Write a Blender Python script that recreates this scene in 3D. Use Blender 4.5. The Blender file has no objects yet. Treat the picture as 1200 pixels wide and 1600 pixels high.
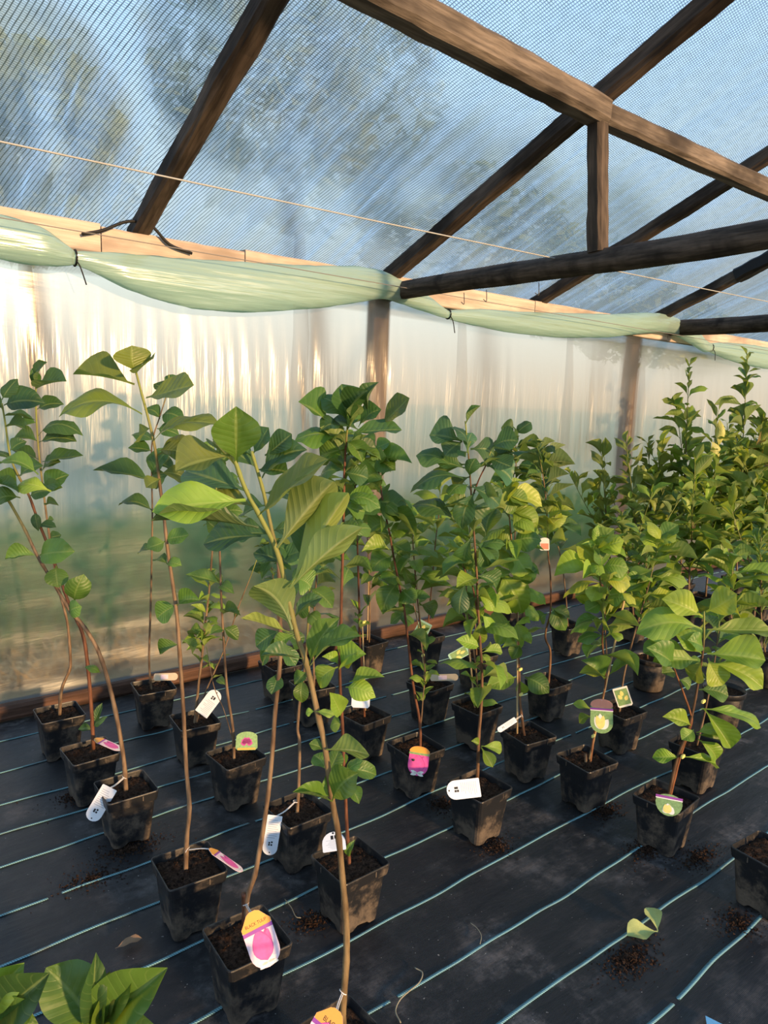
import bpy, bmesh, math, random
from mathutils import Vector, Matrix, noise
random.seed(7)
S = bpy.context.scene
COL = S.collection
# ------------------------------------------------------------------ camera
F_PX, CAM_H = 1120.0, 1.45
_X = Vector((1450, 115, -F_PX)).normalized()
_Y = Vector((-880, 205, -F_PX)); _Y = (_Y - _X * _X.dot(_Y)).normalized()
_Z = _X.cross(_Y)
ROT = Matrix((_X, _Y, _Z))            # camera axes -> world
CAM = Vector((0, 0, CAM_H))
cam_d = bpy.data.cameras.new('camera'); cam_o = bpy.data.objects.new('camera', cam_d)
COL.objects.link(cam_o)
cam_d.sensor_fit = 'VERTICAL'; cam_d.sensor_height = 36.0; cam_d.lens = F_PX * 36 / 1600
cam_d.clip_start = 0.02; cam_d.clip_end = 300
cam_o.matrix_world = Matrix.Translation(CAM) @ ROT.to_4x4()
S.camera = cam_o
# ------------------------------------------------------------------ sky, sun, exposure
W = bpy.data.worlds.new('sky'); S.world = W; W.use_nodes = True
wn = W.node_tree; wn.nodes.clear()
w_out = wn.nodes.new('ShaderNodeOutputWorld'); w_bg = wn.nodes.new('ShaderNodeBackground')
w_tc = wn.nodes.new('ShaderNodeTexCoord'); w_sep = wn.nodes.new('ShaderNodeSeparateXYZ')
w_r = wn.nodes.new('ShaderNodeValToRGB')
wn.links.new(w_tc.outputs['Generated'], w_sep.inputs[0]); wn.links.new(w_sep.outputs['Z'], w_r.inputs[0])
cr = w_r.color_ramp
cr.elements[0].position = 0.0; cr.elements[0].color = (0.285, 0.235, 0.18, 1)
cr.elements[1].position = 0.75; cr.elements[1].color = (0.26, 0.40, 0.64, 1)
e = cr.elements.new(0.16); e.color = (0.38, 0.42, 0.42, 1)
e = cr.elements.new(0.40); e.color = (0.32, 0.45, 0.63, 1)
wn.links.new(w_r.outputs[0], w_bg.inputs[0]); w_bg.inputs[1].default_value = 2.0
wn.links.new(w_bg.outputs[0], w_out.inputs[0])
sun_d = bpy.data.lights.new('sun', 'SUN'); sun_o = bpy.data.objects.new('sun', sun_d); COL.objects.link(sun_o)
sun_d.energy = 4.9; sun_d.color = (1.0, 0.62, 0.30); sun_d.angle = math.radians(3.0)
sun_o.rotation_euler = Vector((-0.10, 1.0, -0.17)).to_track_quat('-Z', 'Y').to_euler()
sun_o.location = (0, -6, 4)
S.view_settings.view_transform = 'Standard'; S.view_settings.look = 'None'
S.view_settings.exposure = 0.42; S.view_settings.gamma = 1.0; S.view_settings.use_curve_mapping = False
S.cycles.use_denoising = True
S.cycles.max_bounces = 7; S.cycles.transparent_max_bounces = 16; S.cycles.caustics_reflective = False
S.cycles.caustics_refractive = False; S.cycles.sample_clamp_indirect = 6.0

# ------------------------------------------------------------------ helpers
def ray(px, py): return ROT @ Vector((px - 600, 800 - py, -F_PX))
def on_z(px, py, z):
    d = ray(px, py); return CAM + d * ((z - CAM_H) / d.z)
def on_y(px, py, y):
    d = ray(px, py); return CAM + d * (y / d.y)
HEAD = ROT @ Vector((0, 0, -1)); HEAD = Vector((HEAD.x, HEAD.y, 0)).normalized()
def at(px, py, xy, off=0.0):
    """point at a pixel's ray on the vertical plane through ground point xy that faces along the view heading; off metres nearer"""
    d = ray(px, py); dist = HEAD.x * xy[0] + HEAD.y * xy[1] - off
    return CAM + d * (dist / (HEAD.x * d.x + HEAD.y * d.y))
def scale_at(xy): return (HEAD.x * xy[0] + HEAD.y * xy[1]) / F_PX

def obj(name, mesh, mat=None, parent=None, smooth=False):
    o = bpy.data.objects.new(name, mesh); COL.objects.link(o)
    if mat is not None and not mesh.materials: mesh.materials.append(mat)
    if parent is not None: o.parent = parent
    if smooth and mesh.polygons: mesh.polygons.foreach_set('use_smooth', [True] * len(mesh.polygons))
    return o
def mesh_from(name, v, f):
    m = bpy.data.meshes.new(name); m.from_pydata([tuple(p) for p in v], [], f); m.update(); return m
def tag(o, label=None, cat=None, group=None, kind=None):
    if label: o['label'] = label
    if cat: o['category'] = cat
    if group: o['group'] = group
    if kind: o['kind'] = kind
    return o
def empty(name, loc):
    o = bpy.data.objects.new(name, None); COL.objects.link(o); o.location = loc; o.empty_display_size = 0.05
    return o
def bm_mesh(name, bm):
    m = bpy.data.meshes.new(name); bm.to_mesh(m); bm.free(); return m
def catmull(pts, per=6):
    if len(pts) < 3:
        return [pts[0].lerp(pts[-1], i / per) for i in range(per + 1)]
    P = [pts[0] * 2 - pts[1]] + list(pts) + [pts[-1] * 2 - pts[-2]]
    out = []
    for i in range(1, len(P) - 2):
        a, b, c, d = P[i - 1], P[i], P[i + 1], P[i + 2]
        for k in range(per):
            t = k / per
            out.append(0.5 * ((2 * b) + (c - a) * t + (2 * a - 5 * b + 4 * c - d) * t * t + (3 * b - a - 3 * c + d) * t ** 3))
    out.append(P[-2].copy()); return out
def tube_data(pts, radii, n=6, cap=True, flat=1.0):
    v, f = [], []
    up = Vector((0.13, 0.31, 0.94)).normalized()
    for i, p in enumerate(pts):
        t = (pts[min(i + 1, len(pts) - 1)] - pts[max(i - 1, 0)]).normalized()
        a = t.cross(up)
        if a.length < 0.05: a = t.cross(Vector((1, 0, 0)))
        a.normalize(); b = t.cross(a)
        r = radii[i] if hasattr(radii, '__len__') else radii
        for k in range(n):
            an = 2 * math.pi * k / n
            v.append(p + a * (math.cos(an) * r) + b * (math.sin(an) * r * flat))
    for i in range(len(pts) - 1):
        for k in range(n):
            f.append((i * n + k, i * n + (k + 1) % n, (i + 1) * n + (k + 1) % n, (i + 1) * n + k))
    if cap:
        f.append(tuple(range(n - 1, -1, -1))); f.append(tuple(range((len(pts) - 1) * n, len(pts) * n)))
    return v, f
def tube(name, pts, radii, mat, parent=None, n=6, flat=1.0):
    v, f = tube_data(pts, radii, n, True, flat)
    return obj(name, mesh_from(name, v, f), mat, parent, True)
def rel(pts, o): return [p - Vector(o) for p in pts]

# ------------------------------------------------------------------ materials
def new_mat(name):
    m = bpy.data.materials.new(name); m.use_nodes = True
    nt = m.node_tree; nt.nodes.clear()
    out = nt.nodes.new('ShaderNodeOutputMaterial'); return m, nt, out
class N:
    def __init__(s, nt): s.nt = nt
    def __call__(s, typ, **kw):
        n = s.nt.nodes.new('ShaderNode' + typ)
        for k, v in kw.items():
            if k.startswith('i_'): n.inputs[int(k[2:])].default_value = v
            else: setattr(n, k, v)
        return n
    def l(s, a, b): s.nt.links.new(a, b)
    def val(s, x, sock):
        if hasattr(x, 'links') or hasattr(x, 'is_linked'): s.l(x, sock)
        else: sock.default_value = x
    def math(s, op, a, b=0.0, c=None, clamp=False):
        n = s.nt.nodes.new('ShaderNodeMath'); n.operation = op; n.use_clamp = clamp
        s.val(a, n.inputs[0]); s.val(b, n.inputs[1])
        if c is not None: s.val(c, n.inputs[2])
        return n.outputs[0]
    def mix(s, fac, a, b, blend='MIX'):
        n = s.nt.nodes.new('ShaderNodeMix'); n.data_type = 'RGBA'; n.blend_type = blend
        s.val(fac, n.inputs[0]); s.val(a, n.inputs[6]); s.val(b, n.inputs[7]); return n.outputs[2]
    def noise(s, vec, scale, detail=3.0, rough=0.55):
        n = s.nt.nodes.new('ShaderNodeTexNoise'); n.inputs['Scale'].default_value = scale
        n.inputs['Detail'].default_value = detail; n.inputs['Roughness'].default_value = rough
        if vec is not None: s.l(vec, n.inputs['Vector'])
        return n.outputs[0]
    def mapping(s, vec, scale=(1, 1, 1), rot=(0, 0, 0)):
        n = s.nt.nodes.new('ShaderNodeMapping'); n.inputs['Scale'].default_value = scale
        n.inputs['Rotation'].default_value = rot; s.l(vec, n.inputs[0]); return n.outputs[0]
    def step(s, x, lo, hi):
        n = s.nt.nodes.new('ShaderNodeMapRange'); n.interpolation_type = 'SMOOTHSTEP'
        s.val(x, n.inputs[0]); n.inputs[1].default_value = lo; n.inputs[2].default_value = hi
        return n.outputs[0]
    def bump(s, h, strength=0.3, dist=0.01):
        n = s.nt.nodes.new('ShaderNodeBump'); n.inputs['Strength'].default_value = strength
        n.inputs['Distance'].default_value = dist; s.l(h, n.inputs['Height']); return n.outputs[0]
def c4(c): return (c[0], c[1], c[2], 1.0)
def principled(g, col, rough=0.6, spec=0.3, normal=None):
    p = g('BsdfPrincipled'); g.val(c4(col) if isinstance(col, tuple) else col, p.inputs['Base Color'])
    g.val(rough, p.inputs['Roughness']); p.inputs['Specular IOR Level'].default_value = spec
    if normal is not None: g.l(normal, p.inputs['Normal'])
    return p
def simple(name, col, rough=0.6, spec=0.3, var=0.15, scale=40):
    m, nt, out = new_mat(name); g = N(nt); tc = g('TexCoord')
    nz = g.noise(tc.outputs['Object'], scale)
    dark = tuple(x * (1 - var) for x in col); lite = tuple(min(1, x * (1 + var)) for x in col)
    c = g.mix(nz, c4(dark), c4(lite)); p = principled(g, c, rough, spec)
    g.l(p.outputs[0], out.inputs[0]); return m
def wood(name, a, b, axis_scale=(3, 40, 40), rough=0.75, detail_dark=0.5):
    m, nt, out = new_mat(name); g = N(nt); tc = g('TexCoord')
    v = g.mapping(tc.outputs['Object'], axis_scale)
    n1 = g.noise(v, 1.0, 6, 0.65); n2 = g.noise(g.mapping(tc.outputs['Object'], (1.2, 3, 3)), 2.2, 3)
    c = g.mix(g.step(n1, 0.3, 0.7), c4(a), c4(b))
    c = g.mix(g.step(n2, 0.42, 0.75), c, c4(tuple(x * detail_dark for x in a)))
    p = principled(g, c, rough, 0.2, g.bump(n1, 0.6, 0.01)); g.l(p.outputs[0], out.inputs[0]); return m

def make_leaf_mat(name, pale=0.5, trans=0.33):
    m, nt, out = new_mat(name); g = N(nt)
    uv = g('UVMap'); sp = g('SeparateXYZ'); g.l(uv.outputs[0], sp.inputs[0])
    oi = g('ObjectInfo'); tc = g('TexCoord'); geo = g('NewGeometry')
    a = g.math('MULTIPLY', g.math('ABSOLUTE', g.math('SUBTRACT', sp.outputs[0], 0.5)), 2.0)
    mid = g.math('SUBTRACT', 1.0, g.step(a, 0.03, 0.11))
    ph = g.math('SUBTRACT', g.math('MULTIPLY', sp.outputs[1], 9.0), g.math('MULTIPLY', a, 1.9))
    pp = g.math('PINGPONG', ph, 0.5)
    vein = g.math('SUBTRACT', 1.0, g.step(pp, 0.02, 0.10))
    vm = g.math('MAXIMUM', mid, g.math('MULTIPLY', vein, 0.26))
    nz = g.noise(tc.outputs['Object'], 3.0, 3)
    var = g.math('ADD', g.math('MULTIPLY', oi.outputs['Random'], 0.5), g.math('ADD', g.math('MULTIPLY', nz, 0.5), 0.48))
    base = g.mix(1.0, oi.outputs['Color'], var, 'MULTIPLY')
    lite = g.mix(0.5, base, (0.42, 0.50, 0.16, 1))
    top = g.mix(g.math('MULTIPLY', vm, 0.55), base, lite)
    under = g.mix(g.math('MULTIPLY', vm, 0.6), g.mix(pale, base, (0.26, 0.33, 0.15, 1)), (0.40, 0.46, 0.22, 1))
    col = g.mix(geo.outputs['Backfacing'], top, under)
    bmp = g.bump(g.math('ADD', g.math('MULTIPLY', vm, -1.0), g.math('MULTIPLY', pp, 0.9)), 0.28, 0.005)
    p = principled(g, col, 0.42, 0.38, bmp)
    t = g('BsdfTranslucent'); g.l(g.mix(1.0, g.mix(0.25, col, (0.5, 0.6, 0.05, 1)), (1.5, 1.5, 0.8, 1), 'MULTIPLY'), t.inputs[0])
    mx = g('MixShader'); mx.inputs[0].default_value = trans; g.l(p.outputs[0], mx.inputs[1]); g.l(t.outputs[0], mx.inputs[2])
    g.l(mx.outputs[0], out.inputs[0]); return m
LEAF = make_leaf_mat('leaf')

def make_stem_mat():
    m, nt, out = new_mat('stem_bark'); g = N(nt); tc = g('TexCoord'); at_ = g('Attribute', attribute_name='age')
    oi = g('ObjectInfo')
    n1 = g.noise(g.mapping(tc.outputs['Object'], (60, 60, 14)), 1.0, 4)
    bark = g.mix(g.step(n1, 0.3, 0.7), (0.085, 0.050, 0.028, 1), (0.23, 0.155, 0.09, 1))
    bark = g.mix(1.0, bark, oi.outputs['Color'], 'MULTIPLY')
    c = g.mix(at_.outputs['Fac'], bark, (0.21, 0.24, 0.055, 1))
    p = principled(g, c, 0.6, 0.3, g.bump(n1, 0.3, 0.004)); g.l(p.outputs[0], out.inputs[0]); return m
STEM = make_stem_mat()

def make_pot_mat():
    m, nt, out = new_mat('pot_plastic'); g = N(nt); tc = g('TexCoord'); oi = g('ObjectInfo')
    sp = g('SeparateXYZ'); g.l(tc.outputs['Object'], sp.inputs[0])
    off = g('VectorMath', operation='ADD'); g.l(tc.outputs['Object'], off.inputs[0])
    cb = g('CombineXYZ'); g.l(g.math('MULTIPLY', oi.outputs['Random'], 37.0), cb.inputs[0]); g.l(cb.outputs[0], off.inputs[1])
    n1 = g.noise(off.outputs[0], 14, 5, 0.7); n2 = g.noise(off.outputs[0], 160, 3)
    low = g.math('SUBTRACT', 1.0, g.step(sp.outputs[2], 0.0, 0.14))
    d = g.math('MULTIPLY', g.step(g.math('ADD', n1, g.math('MULTIPLY', low, 0.16)), 0.49, 0.76), g.math('ADD', 0.35, g.math('MULTIPLY', n2, 0.7)))
    c = g.mix(d, (0.011, 0.012, 0.014, 1), (0.15, 0.115, 0.08, 1))
    r = g.math('ADD', 0.42, g.math('MULTIPLY', d, 0.45))
    p = principled(g, c, r, 0.4, g.bump(n2, 0.08, 0.003)); g.l(p.outputs[0], out.inputs[0]); return m
POT = make_pot_mat()
def make_soil():
    m, nt, out = new_mat('soil'); g = N(nt); tc = g('TexCoord')
    n1 = g.noise(tc.outputs['Object'], 90, 6, 0.7); n2 = g.noise(tc.outputs['Object'], 25, 3)
    c = g.mix(g.step(n1, 0.35, 0.7), (0.013, 0.008, 0.006, 1), (0.105, 0.060, 0.037, 1))
    c = g.mix(g.step(n2, 0.45, 0.75), c, (0.045, 0.022, 0.012, 1))
    p = principled(g, c, 0.95, 0.1, g.bump(n1, 1.0, 0.012)); g.l(p.outputs[0], out.inputs[0]); return m
SOIL = make_soil()

def make_floor_mat():
    m, nt, out = new_mat('ground_fabric'); g = N(nt); tc = g('TexCoord'); P = tc.outputs['Object']
    sp = g('SeparateXYZ'); g.l(P, sp.inputs[0])
    wx = g.math('PINGPONG', sp.outputs[0], 0.0016); wy = g.math('PINGPONG', sp.outputs[1], 0.0016)
    weave = g.math('MULTIPLY', g.math('ADD', wx, wy), 300.0)
    dust = g.step(g.noise(P, 5.5, 8, 0.75), 0.46, 0.76); dust2 = g.step(g.noise(P, 1.7, 3), 0.42, 0.66)
    dirt = g.math('MULTIPLY', dust, g.math('ADD', 0.22, g.math('MULTIPLY', dust2, 0.95)))
    c = g.mix(dirt, (0.0125, 0.0130, 0.0145, 1), (0.16, 0.15, 0.145, 1))
    crumbs = g.step(g.noise(P, 55, 4, 0.75), 0.64, 0.72)
    c = g.mix(g.math('MULTIPLY', crumbs, g.step(g.noise(P, 2.6, 3), 0.48, 0.62)), c, (0.022, 0.013, 0.009, 1))
    spk = g.step(g.noise(P, 130, 1), 0.765, 0.79)
    c = g.mix(g.math('MULTIPLY', spk, 0.7), c, (0.33, 0.32, 0.30, 1))
    fold = g.noise(g.mapping(P, (1.2, 5, 1), (0, 0, 0.35)), 3.0, 4)
    h = g.math('ADD', g.math('MULTIPLY', weave, 0.05), fold)
    p = principled(g, c, g.math('ADD', 0.52, g.math('MULTIPLY', dirt, 0.4)), 0.35, g.bump(h, 0.35, 0.02))
    g.l(p.outputs[0], out.inputs[0]); return m
FABRIC = make_floor_mat()

def make_stripe_mat():
    m, nt, out = new_mat('stripe_yarn'); g = N(nt); tc = g('TexCoord'); P = tc.outputs['Object']
    sp = g('SeparateXYZ'); g.l(P, sp.inputs[0])
    k = g.math('PINGPONG', g.math('ADD', sp.outputs[0], g.math('MULTIPLY', sp.outputs[1], 0.8)), 0.0030)
    tw = g.step(k, 0.0006, 0.0020)
    c = g.mix(tw, (0.035, 0.10, 0.12, 1), (0.22, 0.44, 0.49, 1))
    d = g.step(g.noise(P, 6, 4, 0.7), 0.50, 0.72)
    c = g.mix(g.math('MULTIPLY', d, 0.8), c, (0.12, 0.135, 0.13, 1))
    p = principled(g, c, 0.7, 0.3, g.bump(tw, 0.4, 0.002)); g.l(p.outputs[0], out.inputs[0]); return m
YARN = make_stripe_mat()

def make_wall_film():
    m, nt, out = new_mat('wall_film'); g = N(nt); tc = g('TexCoord'); P = tc.outputs['Object']
    n1 = g.noise(g.mapping(P, (19, 1, 1.3), (0, 0.16, 0)), 1.0, 3, 0.5)
    n2 = g.noise(g.mapping(P, (70, 1, 5), (0, -0.15, 0)), 1.0, 3)
    n3 = g.noise(g.mapping(P, (2.5, 1, 16), (0, 0.2, 0)), 1.0, 4)
    sp = g('SeparateXYZ'); g.l(P, sp.inputs[0])
    hi = g.math('MULTIPLY', g.step(sp.outputs[2], 0.75, 1.15), g.math('SUBTRACT', 1.0, g.math('MULTIPLY', g.step(sp.outputs[2], 1.55, 1.78), 0.93)))
    h = g.math('ADD', g.math('MULTIPLY', g.math('ADD', n1, g.math('MULTIPLY', n2, 0.14)), hi), g.math('MULTIPLY', n3, g.math('MULTIPLY', g.math('SUBTRACT', 1.05, hi), 0.22)))
    nb = g.bump(h, 0.6, 0.02)
    tr = g('BsdfTransparent'); tr.inputs[0].default_value = (0.90, 0.92, 0.87, 1)
    rf = g('BsdfRefraction'); rf.inputs[0].default_value = (0.92, 0.94, 0.89, 1); rf.inputs['Roughness'].default_value = 0.50; rf.inputs['IOR'].default_value = 1.05; g.l(nb, rf.inputs['Normal'])
    tl = g('BsdfTranslucent'); tl.inputs[0].default_value = (0.80, 0.80, 0.74, 1); g.l(nb, tl.inputs['Normal'])
    df = g('BsdfDiffuse'); df.inputs[0].default_value = (0.72, 0.71, 0.66, 1); g.l(nb, df.inputs['Normal'])
    gl = g('BsdfGlossy'); gl.inputs[0].default_value = (0.95, 0.95, 0.92, 1); gl.inputs['Roughness'].default_value = 0.27; g.l(nb, gl.inputs['Normal'])
    t2 = g('MixShader'); t2.inputs[0].default_value = 0.76; g.l(tr.outputs[0], t2.inputs[1]); g.l(rf.outputs[0], t2.inputs[2])
    a = g('MixShader'); a.inputs[0].default_value = 0.45; g.l(tl.outputs[0], a.inputs[1]); g.l(df.outputs[0], a.inputs[2])
    b = g('MixShader'); g.val(g.math('ADD', 0.10, g.math('MULTIPLY', g.math('MULTIPLY', g.step(n1, 0.42, 0.66), hi), 0.16)), b.inputs[0]); g.l(t2.outputs[0], b.inputs[1]); g.l(a.outputs[0], b.inputs[2])
    c = g('MixShader'); c.inputs[0].default_value = 0.05; g.l(b.outputs[0], c.inputs[1]); g.l(gl.outputs[0], c.inputs[2])
    g.l(c.outputs[0], out.inputs[0]); return m
WALLFILM = make_wall_film()

def make_roof_film():
    m, nt, out = new_mat('roof_film'); g = N(nt); tc = g('TexCoord'); P = tc.outputs['Object']
    n1 = g.noise(g.mapping(P, (9, 0.7, 1), (0, 0, 0.25)), 1.0, 5, 0.6)
    n2 = g.noise(g.mapping(P, (30, 1.2, 1), (0, 0, 0.3)), 1.0, 4)
    st = g.step(n2, 0.55, 0.75)
    sl = g.step(n1, 0.40, 0.66)
    nb = g.bump(n1, 0.25, 0.02)
    tr = g('BsdfTransparent'); tr.inputs[0].default_value = (0.87, 0.93, 0.92, 1)
    tl = g('BsdfTranslucent'); tl.inputs[0].default_value = (0.84, 0.92, 0.94, 1); g.l(nb, tl.inputs['Normal'])
    gl = g('BsdfGlossy'); gl.inputs[0].default_value = (0.9, 0.95, 0.97, 1); gl.inputs['Roughness'].default_value = 0.3; g.l(nb, gl.inputs['Normal'])
    rf = g('BsdfRefraction'); rf.inputs[0].default_value = (0.88, 0.95, 0.93, 1); rf.inputs['Roughness'].default_value = 0.38; rf.inputs['IOR'].default_value = 1.05
    t2 = g('MixShader'); t2.inputs[0].default_value = 0.72; g.l(tr.outputs[0], t2.inputs[1]); g.l(rf.outputs[0], t2.inputs[2])
    b = g('MixShader'); g.val(g.math('ADD', 0.24, g.math('ADD', g.math('MULTIPLY', sl, 0.34), g.math('MULTIPLY', st, 0.34))), b.inputs[0])
    g.l(t2.outputs[0], b.inputs[1]); g.l(tl.outputs[0], b.inputs[2])
    c = g('MixShader'); c.inputs[0].default_value = 0.07; g.l(b.outputs[0], c.inputs[1]); g.l(gl.outputs[0], c.inputs[2])
    g.l(c.outputs[0], out.inputs[0]); return m
ROOFFILM = make_roof_film()
NET_TURN = math.radians(-13)
def make_net():
    m, nt, out = new_mat('shade_net'); g = N(nt); tc = g('TexCoord'); P = tc.outputs['Object']
    wob = g.noise(P, 6, 2); sp = g('SeparateXYZ'); g.l(g.mapping(P, (1, 1, 1), (0, 0, NET_TURN)), sp.inputs[0])
    x = g.math('ADD', sp.outputs[0], g.math('MULTIPLY', wob, 0.012))
    rib = g.math('SUBTRACT', 1.0, g.step(g.math('PINGPONG', x, 0.0085), 0.0012, 0.0028))
    y = g.math('ADD', sp.outputs[1], g.math('MULTIPLY', g.noise(P, 50, 1), 0.006))
    cross = g.math('SUBTRACT', 1.0, g.step(g.math('PINGPONG', y, 0.0045), 0.0012, 0.0030))
    mask = g.math('MAXIMUM', g.math('MULTIPLY', rib, 0.85), g.math('MULTIPLY', cross, 0.50))
    mask = g.math('MULTIPLY', mask, g.math('ADD', 0.6, g.math('MULTIPLY', g.noise(P, 22, 3), 0.7)), clamp=True)
    tr = g('BsdfTransparent')
    th = g('BsdfPrincipled'); th.inputs['Base Color'].default_value = (0.045, 0.10, 0.105, 1); th.inputs['Roughness'].default_value = 0.6
    mx = g('MixShader'); g.l(mask, mx.inputs[0]); g.l(tr.outputs[0], mx.inputs[1]); g.l(th.outputs[0], mx.inputs[2])
    g.l(mx.outputs[0], out.inputs[0]); return m
NET = make_net()
def make_roll_mat():
    m, nt, out = new_mat('green_film'); g = N(nt); tc = g('TexCoord'); P = tc.outputs['Object']
    n1 = g.noise(g.mapping(P, (1.6, 8, 24), (0, 0.16, 0)), 1.0, 3, 0.5); nb = g.bump(n1, 0.55, 0.03)
    tr = g('BsdfTransparent'); tr.inputs[0].default_value = (0.70, 0.90, 0.82, 1)
    tl = g('BsdfTranslucent'); tl.inputs[0].default_value = (0.70, 0.88, 0.81, 1); g.l(nb, tl.inputs['Normal'])
    df = g('BsdfDiffuse'); df.inputs[0].default_value = (0.62, 0.88, 0.79, 1); g.l(nb, df.inputs['Normal'])
    gl = g('BsdfGlossy'); gl.inputs['Roughness'].default_value = 0.24; g.l(nb, gl.inputs['Normal'])
    a = g('MixShader'); a.inputs[0].default_value = 0.55; g.l(tl.outputs[0], a.inputs[1]); g.l(df.outputs[0], a.inputs[2])
    b = g('MixShader'); b.inputs[0].default_value = 0.62; g.l(tr.outputs[0], b.inputs[1]); g.l(a.outputs[0], b.inputs[2])
    c = g('MixShader'); c.inputs[0].default_value = 0.16; g.l(b.outputs[0], c.inputs[1]); g.l(gl.outputs[0], c.inputs[2])
    g.l(c.outputs[0], out.inputs[0]); return m
GREENFILM = make_roll_mat()
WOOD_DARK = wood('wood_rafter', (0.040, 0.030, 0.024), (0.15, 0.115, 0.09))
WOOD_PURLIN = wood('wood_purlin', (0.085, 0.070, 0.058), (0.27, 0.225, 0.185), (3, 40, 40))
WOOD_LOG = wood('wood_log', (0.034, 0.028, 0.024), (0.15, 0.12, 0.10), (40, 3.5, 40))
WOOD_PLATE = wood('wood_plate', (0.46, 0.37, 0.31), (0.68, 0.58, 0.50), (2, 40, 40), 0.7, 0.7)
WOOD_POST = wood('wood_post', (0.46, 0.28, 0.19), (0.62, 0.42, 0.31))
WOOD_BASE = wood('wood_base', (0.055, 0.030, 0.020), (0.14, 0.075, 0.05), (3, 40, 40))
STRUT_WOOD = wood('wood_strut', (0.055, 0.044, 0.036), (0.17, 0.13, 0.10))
TWINE = simple('twine', (0.42, 0.43, 0.42), 0.8); WIRE = simple('wire', (0.22, 0.21, 0.20), 0.5)
STRING = simple('white_string', (0.70, 0.69, 0.66), 0.8)
BLACK = simple('black_rubber', (0.012, 0.012, 0.013), 0.6)
BAMBOO = simple('bamboo', (0.46, 0.34, 0.18), 0.6, 0.3, 0.25, 20)
CLIP = simple('yellow_clip', (0.78, 0.68, 0.20), 0.5)
LABEL_W = simple('label_white', (0.74, 0.78, 0.82), 0.4, 0.4, 0.03)
PRINT = simple('print_grey', (0.46, 0.50, 0.55), 0.6); INK = simple('print_black', (0.02, 0.02, 0.02), 0.6)
ORANGE = simple('print_orange', (0.80, 0.36, 0.06), 0.4, 0.4, 0.05); PURPLE = simple('print_purple', (0.30, 0.07, 0.34), 0.4)
PINK = simple('print_pink', (0.72, 0.10, 0.34), 0.4, 0.4, 0.35, 60); PALEPINK = simple('print_pale_pink', (0.82, 0.62, 0.66), 0.4, 0.4, 0.15, 90)
PGREEN = simple('print_green', (0.22, 0.36, 0.14), 0.4, 0.4, 0.5, 130); PYELLOW = simple('print_yellow', (0.78, 0.70, 0.22), 0.4, 0.4, 0.25, 90)
PWHITE = simple('print_white', (0.82, 0.82, 0.74), 0.4, 0.4, 0.08, 60); PMAG = simple('print_magenta', (0.45, 0.06, 0.25), 0.4, 0.4, 0.3, 80)
PCORAL = simple('print_coral', (0.75, 0.30, 0.20), 0.4, 0.4, 0.1, 60); PTEAL = simple('print_teal', (0.35, 0.60, 0.48), 0.4, 0.4, 0.1, 60)
BEIGE = simple('label_beige', (0.55, 0.46, 0.32), 0.5)
DEADLEAF = simple('dead_leaf', (0.26, 0.16, 0.09), 0.7, 0.2, 0.4, 60); FALLEN = simple('fallen_leaf', (0.38, 0.42, 0.14), 0.5, 0.3, 0.3, 40)
BLUE = simple('blue_plastic', (0.16, 0.42, 0.66), 0.4)
ROOT = simple('dry_root', (0.26, 0.24, 0.17), 0.8)

# ------------------------------------------------------------------ large structure
WALL_Y = 3.45
def floor():
    xs = [-2.5 + 14.5 * i / 150 for i in range(151)]; ys = [-3.0 + 6.6 * j / 100 for j in range(101)]
    v = []
    for y in ys:
        for x in xs:
            z = (noise.noise(Vector((x * 2.1, y * 4.5 + x * 1.4, 0))) * 0.005 + noise.noise(Vector((x * 6, y * 9 - x * 3, 3))) * 0.0025) - 0.006
            v.append((x, y, z))
    n = len(xs); f = [(j * n + i, j * n + i + 1, (j + 1) * n + i + 1, (j + 1) * n + i) for j in range(100) for i in range(150)]
    o = obj('floor', mesh_from('floor', v, f), FABRIC, None, True)
    tag(o, 'black woven ground-cover fabric dusted with soil under the pots', None, None, 'structure')
    return o
FLOOR = floor()
def floor_z(x, y):
    return (noise.noise(Vector((x * 2.1, y * 4.5 + x * 1.4, 0))) * 0.005 + noise.noise(Vector((x * 6, y * 9 - x * 3, 3))) * 0.0025) - 0.006
STR_Y = [0.36, 0.575, 0.785, 0.98, 1.19, 1.415, 1.65, 1.85, 2.06, 2.28, 2.46, 2.65, 2.88, 3.17]
for i, y0 in enumerate(STR_Y):
    pts = []
    random.seed(100 + i)
    for k in range(600):
        x = -0.6 + 7.6 * k / 599
        y = y0 + noise.noise(Vector((x * 1.1, i * 7.3, 1))) * 0.022 + noise.noise(Vector((x * 5, i * 3.3, 5))) * 0.006 + 0.012 * max(0, x - 1.5)
        pts.append(Vector((x, y, floor_z(x, y) + 0.0015)))
    gaps = set()
    for _ in range(4):
        s = random.randrange(600); gaps.update(range(s, s + random.randint(1, 2)))
    # a woven-in yarn, broken where soil covers it
    v, f = [], []; run = []
    for k in list(range(600)) + [None]:
        if k is not None and k not in gaps: run.append(pts[k]); continue
        if len(run) > 1:
            vv, ff = tube_data(run, 0.0066, 5, True, 0.42); b = len(v); v += vv; f += [tuple(q + b for q in t) for t in ff]
        run = []
    o = obj('stripe', mesh_from('stripe', v, f), YARN, FLOOR, True); o['label'] = 'blue-green marker yarn woven across the black fabric'

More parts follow.
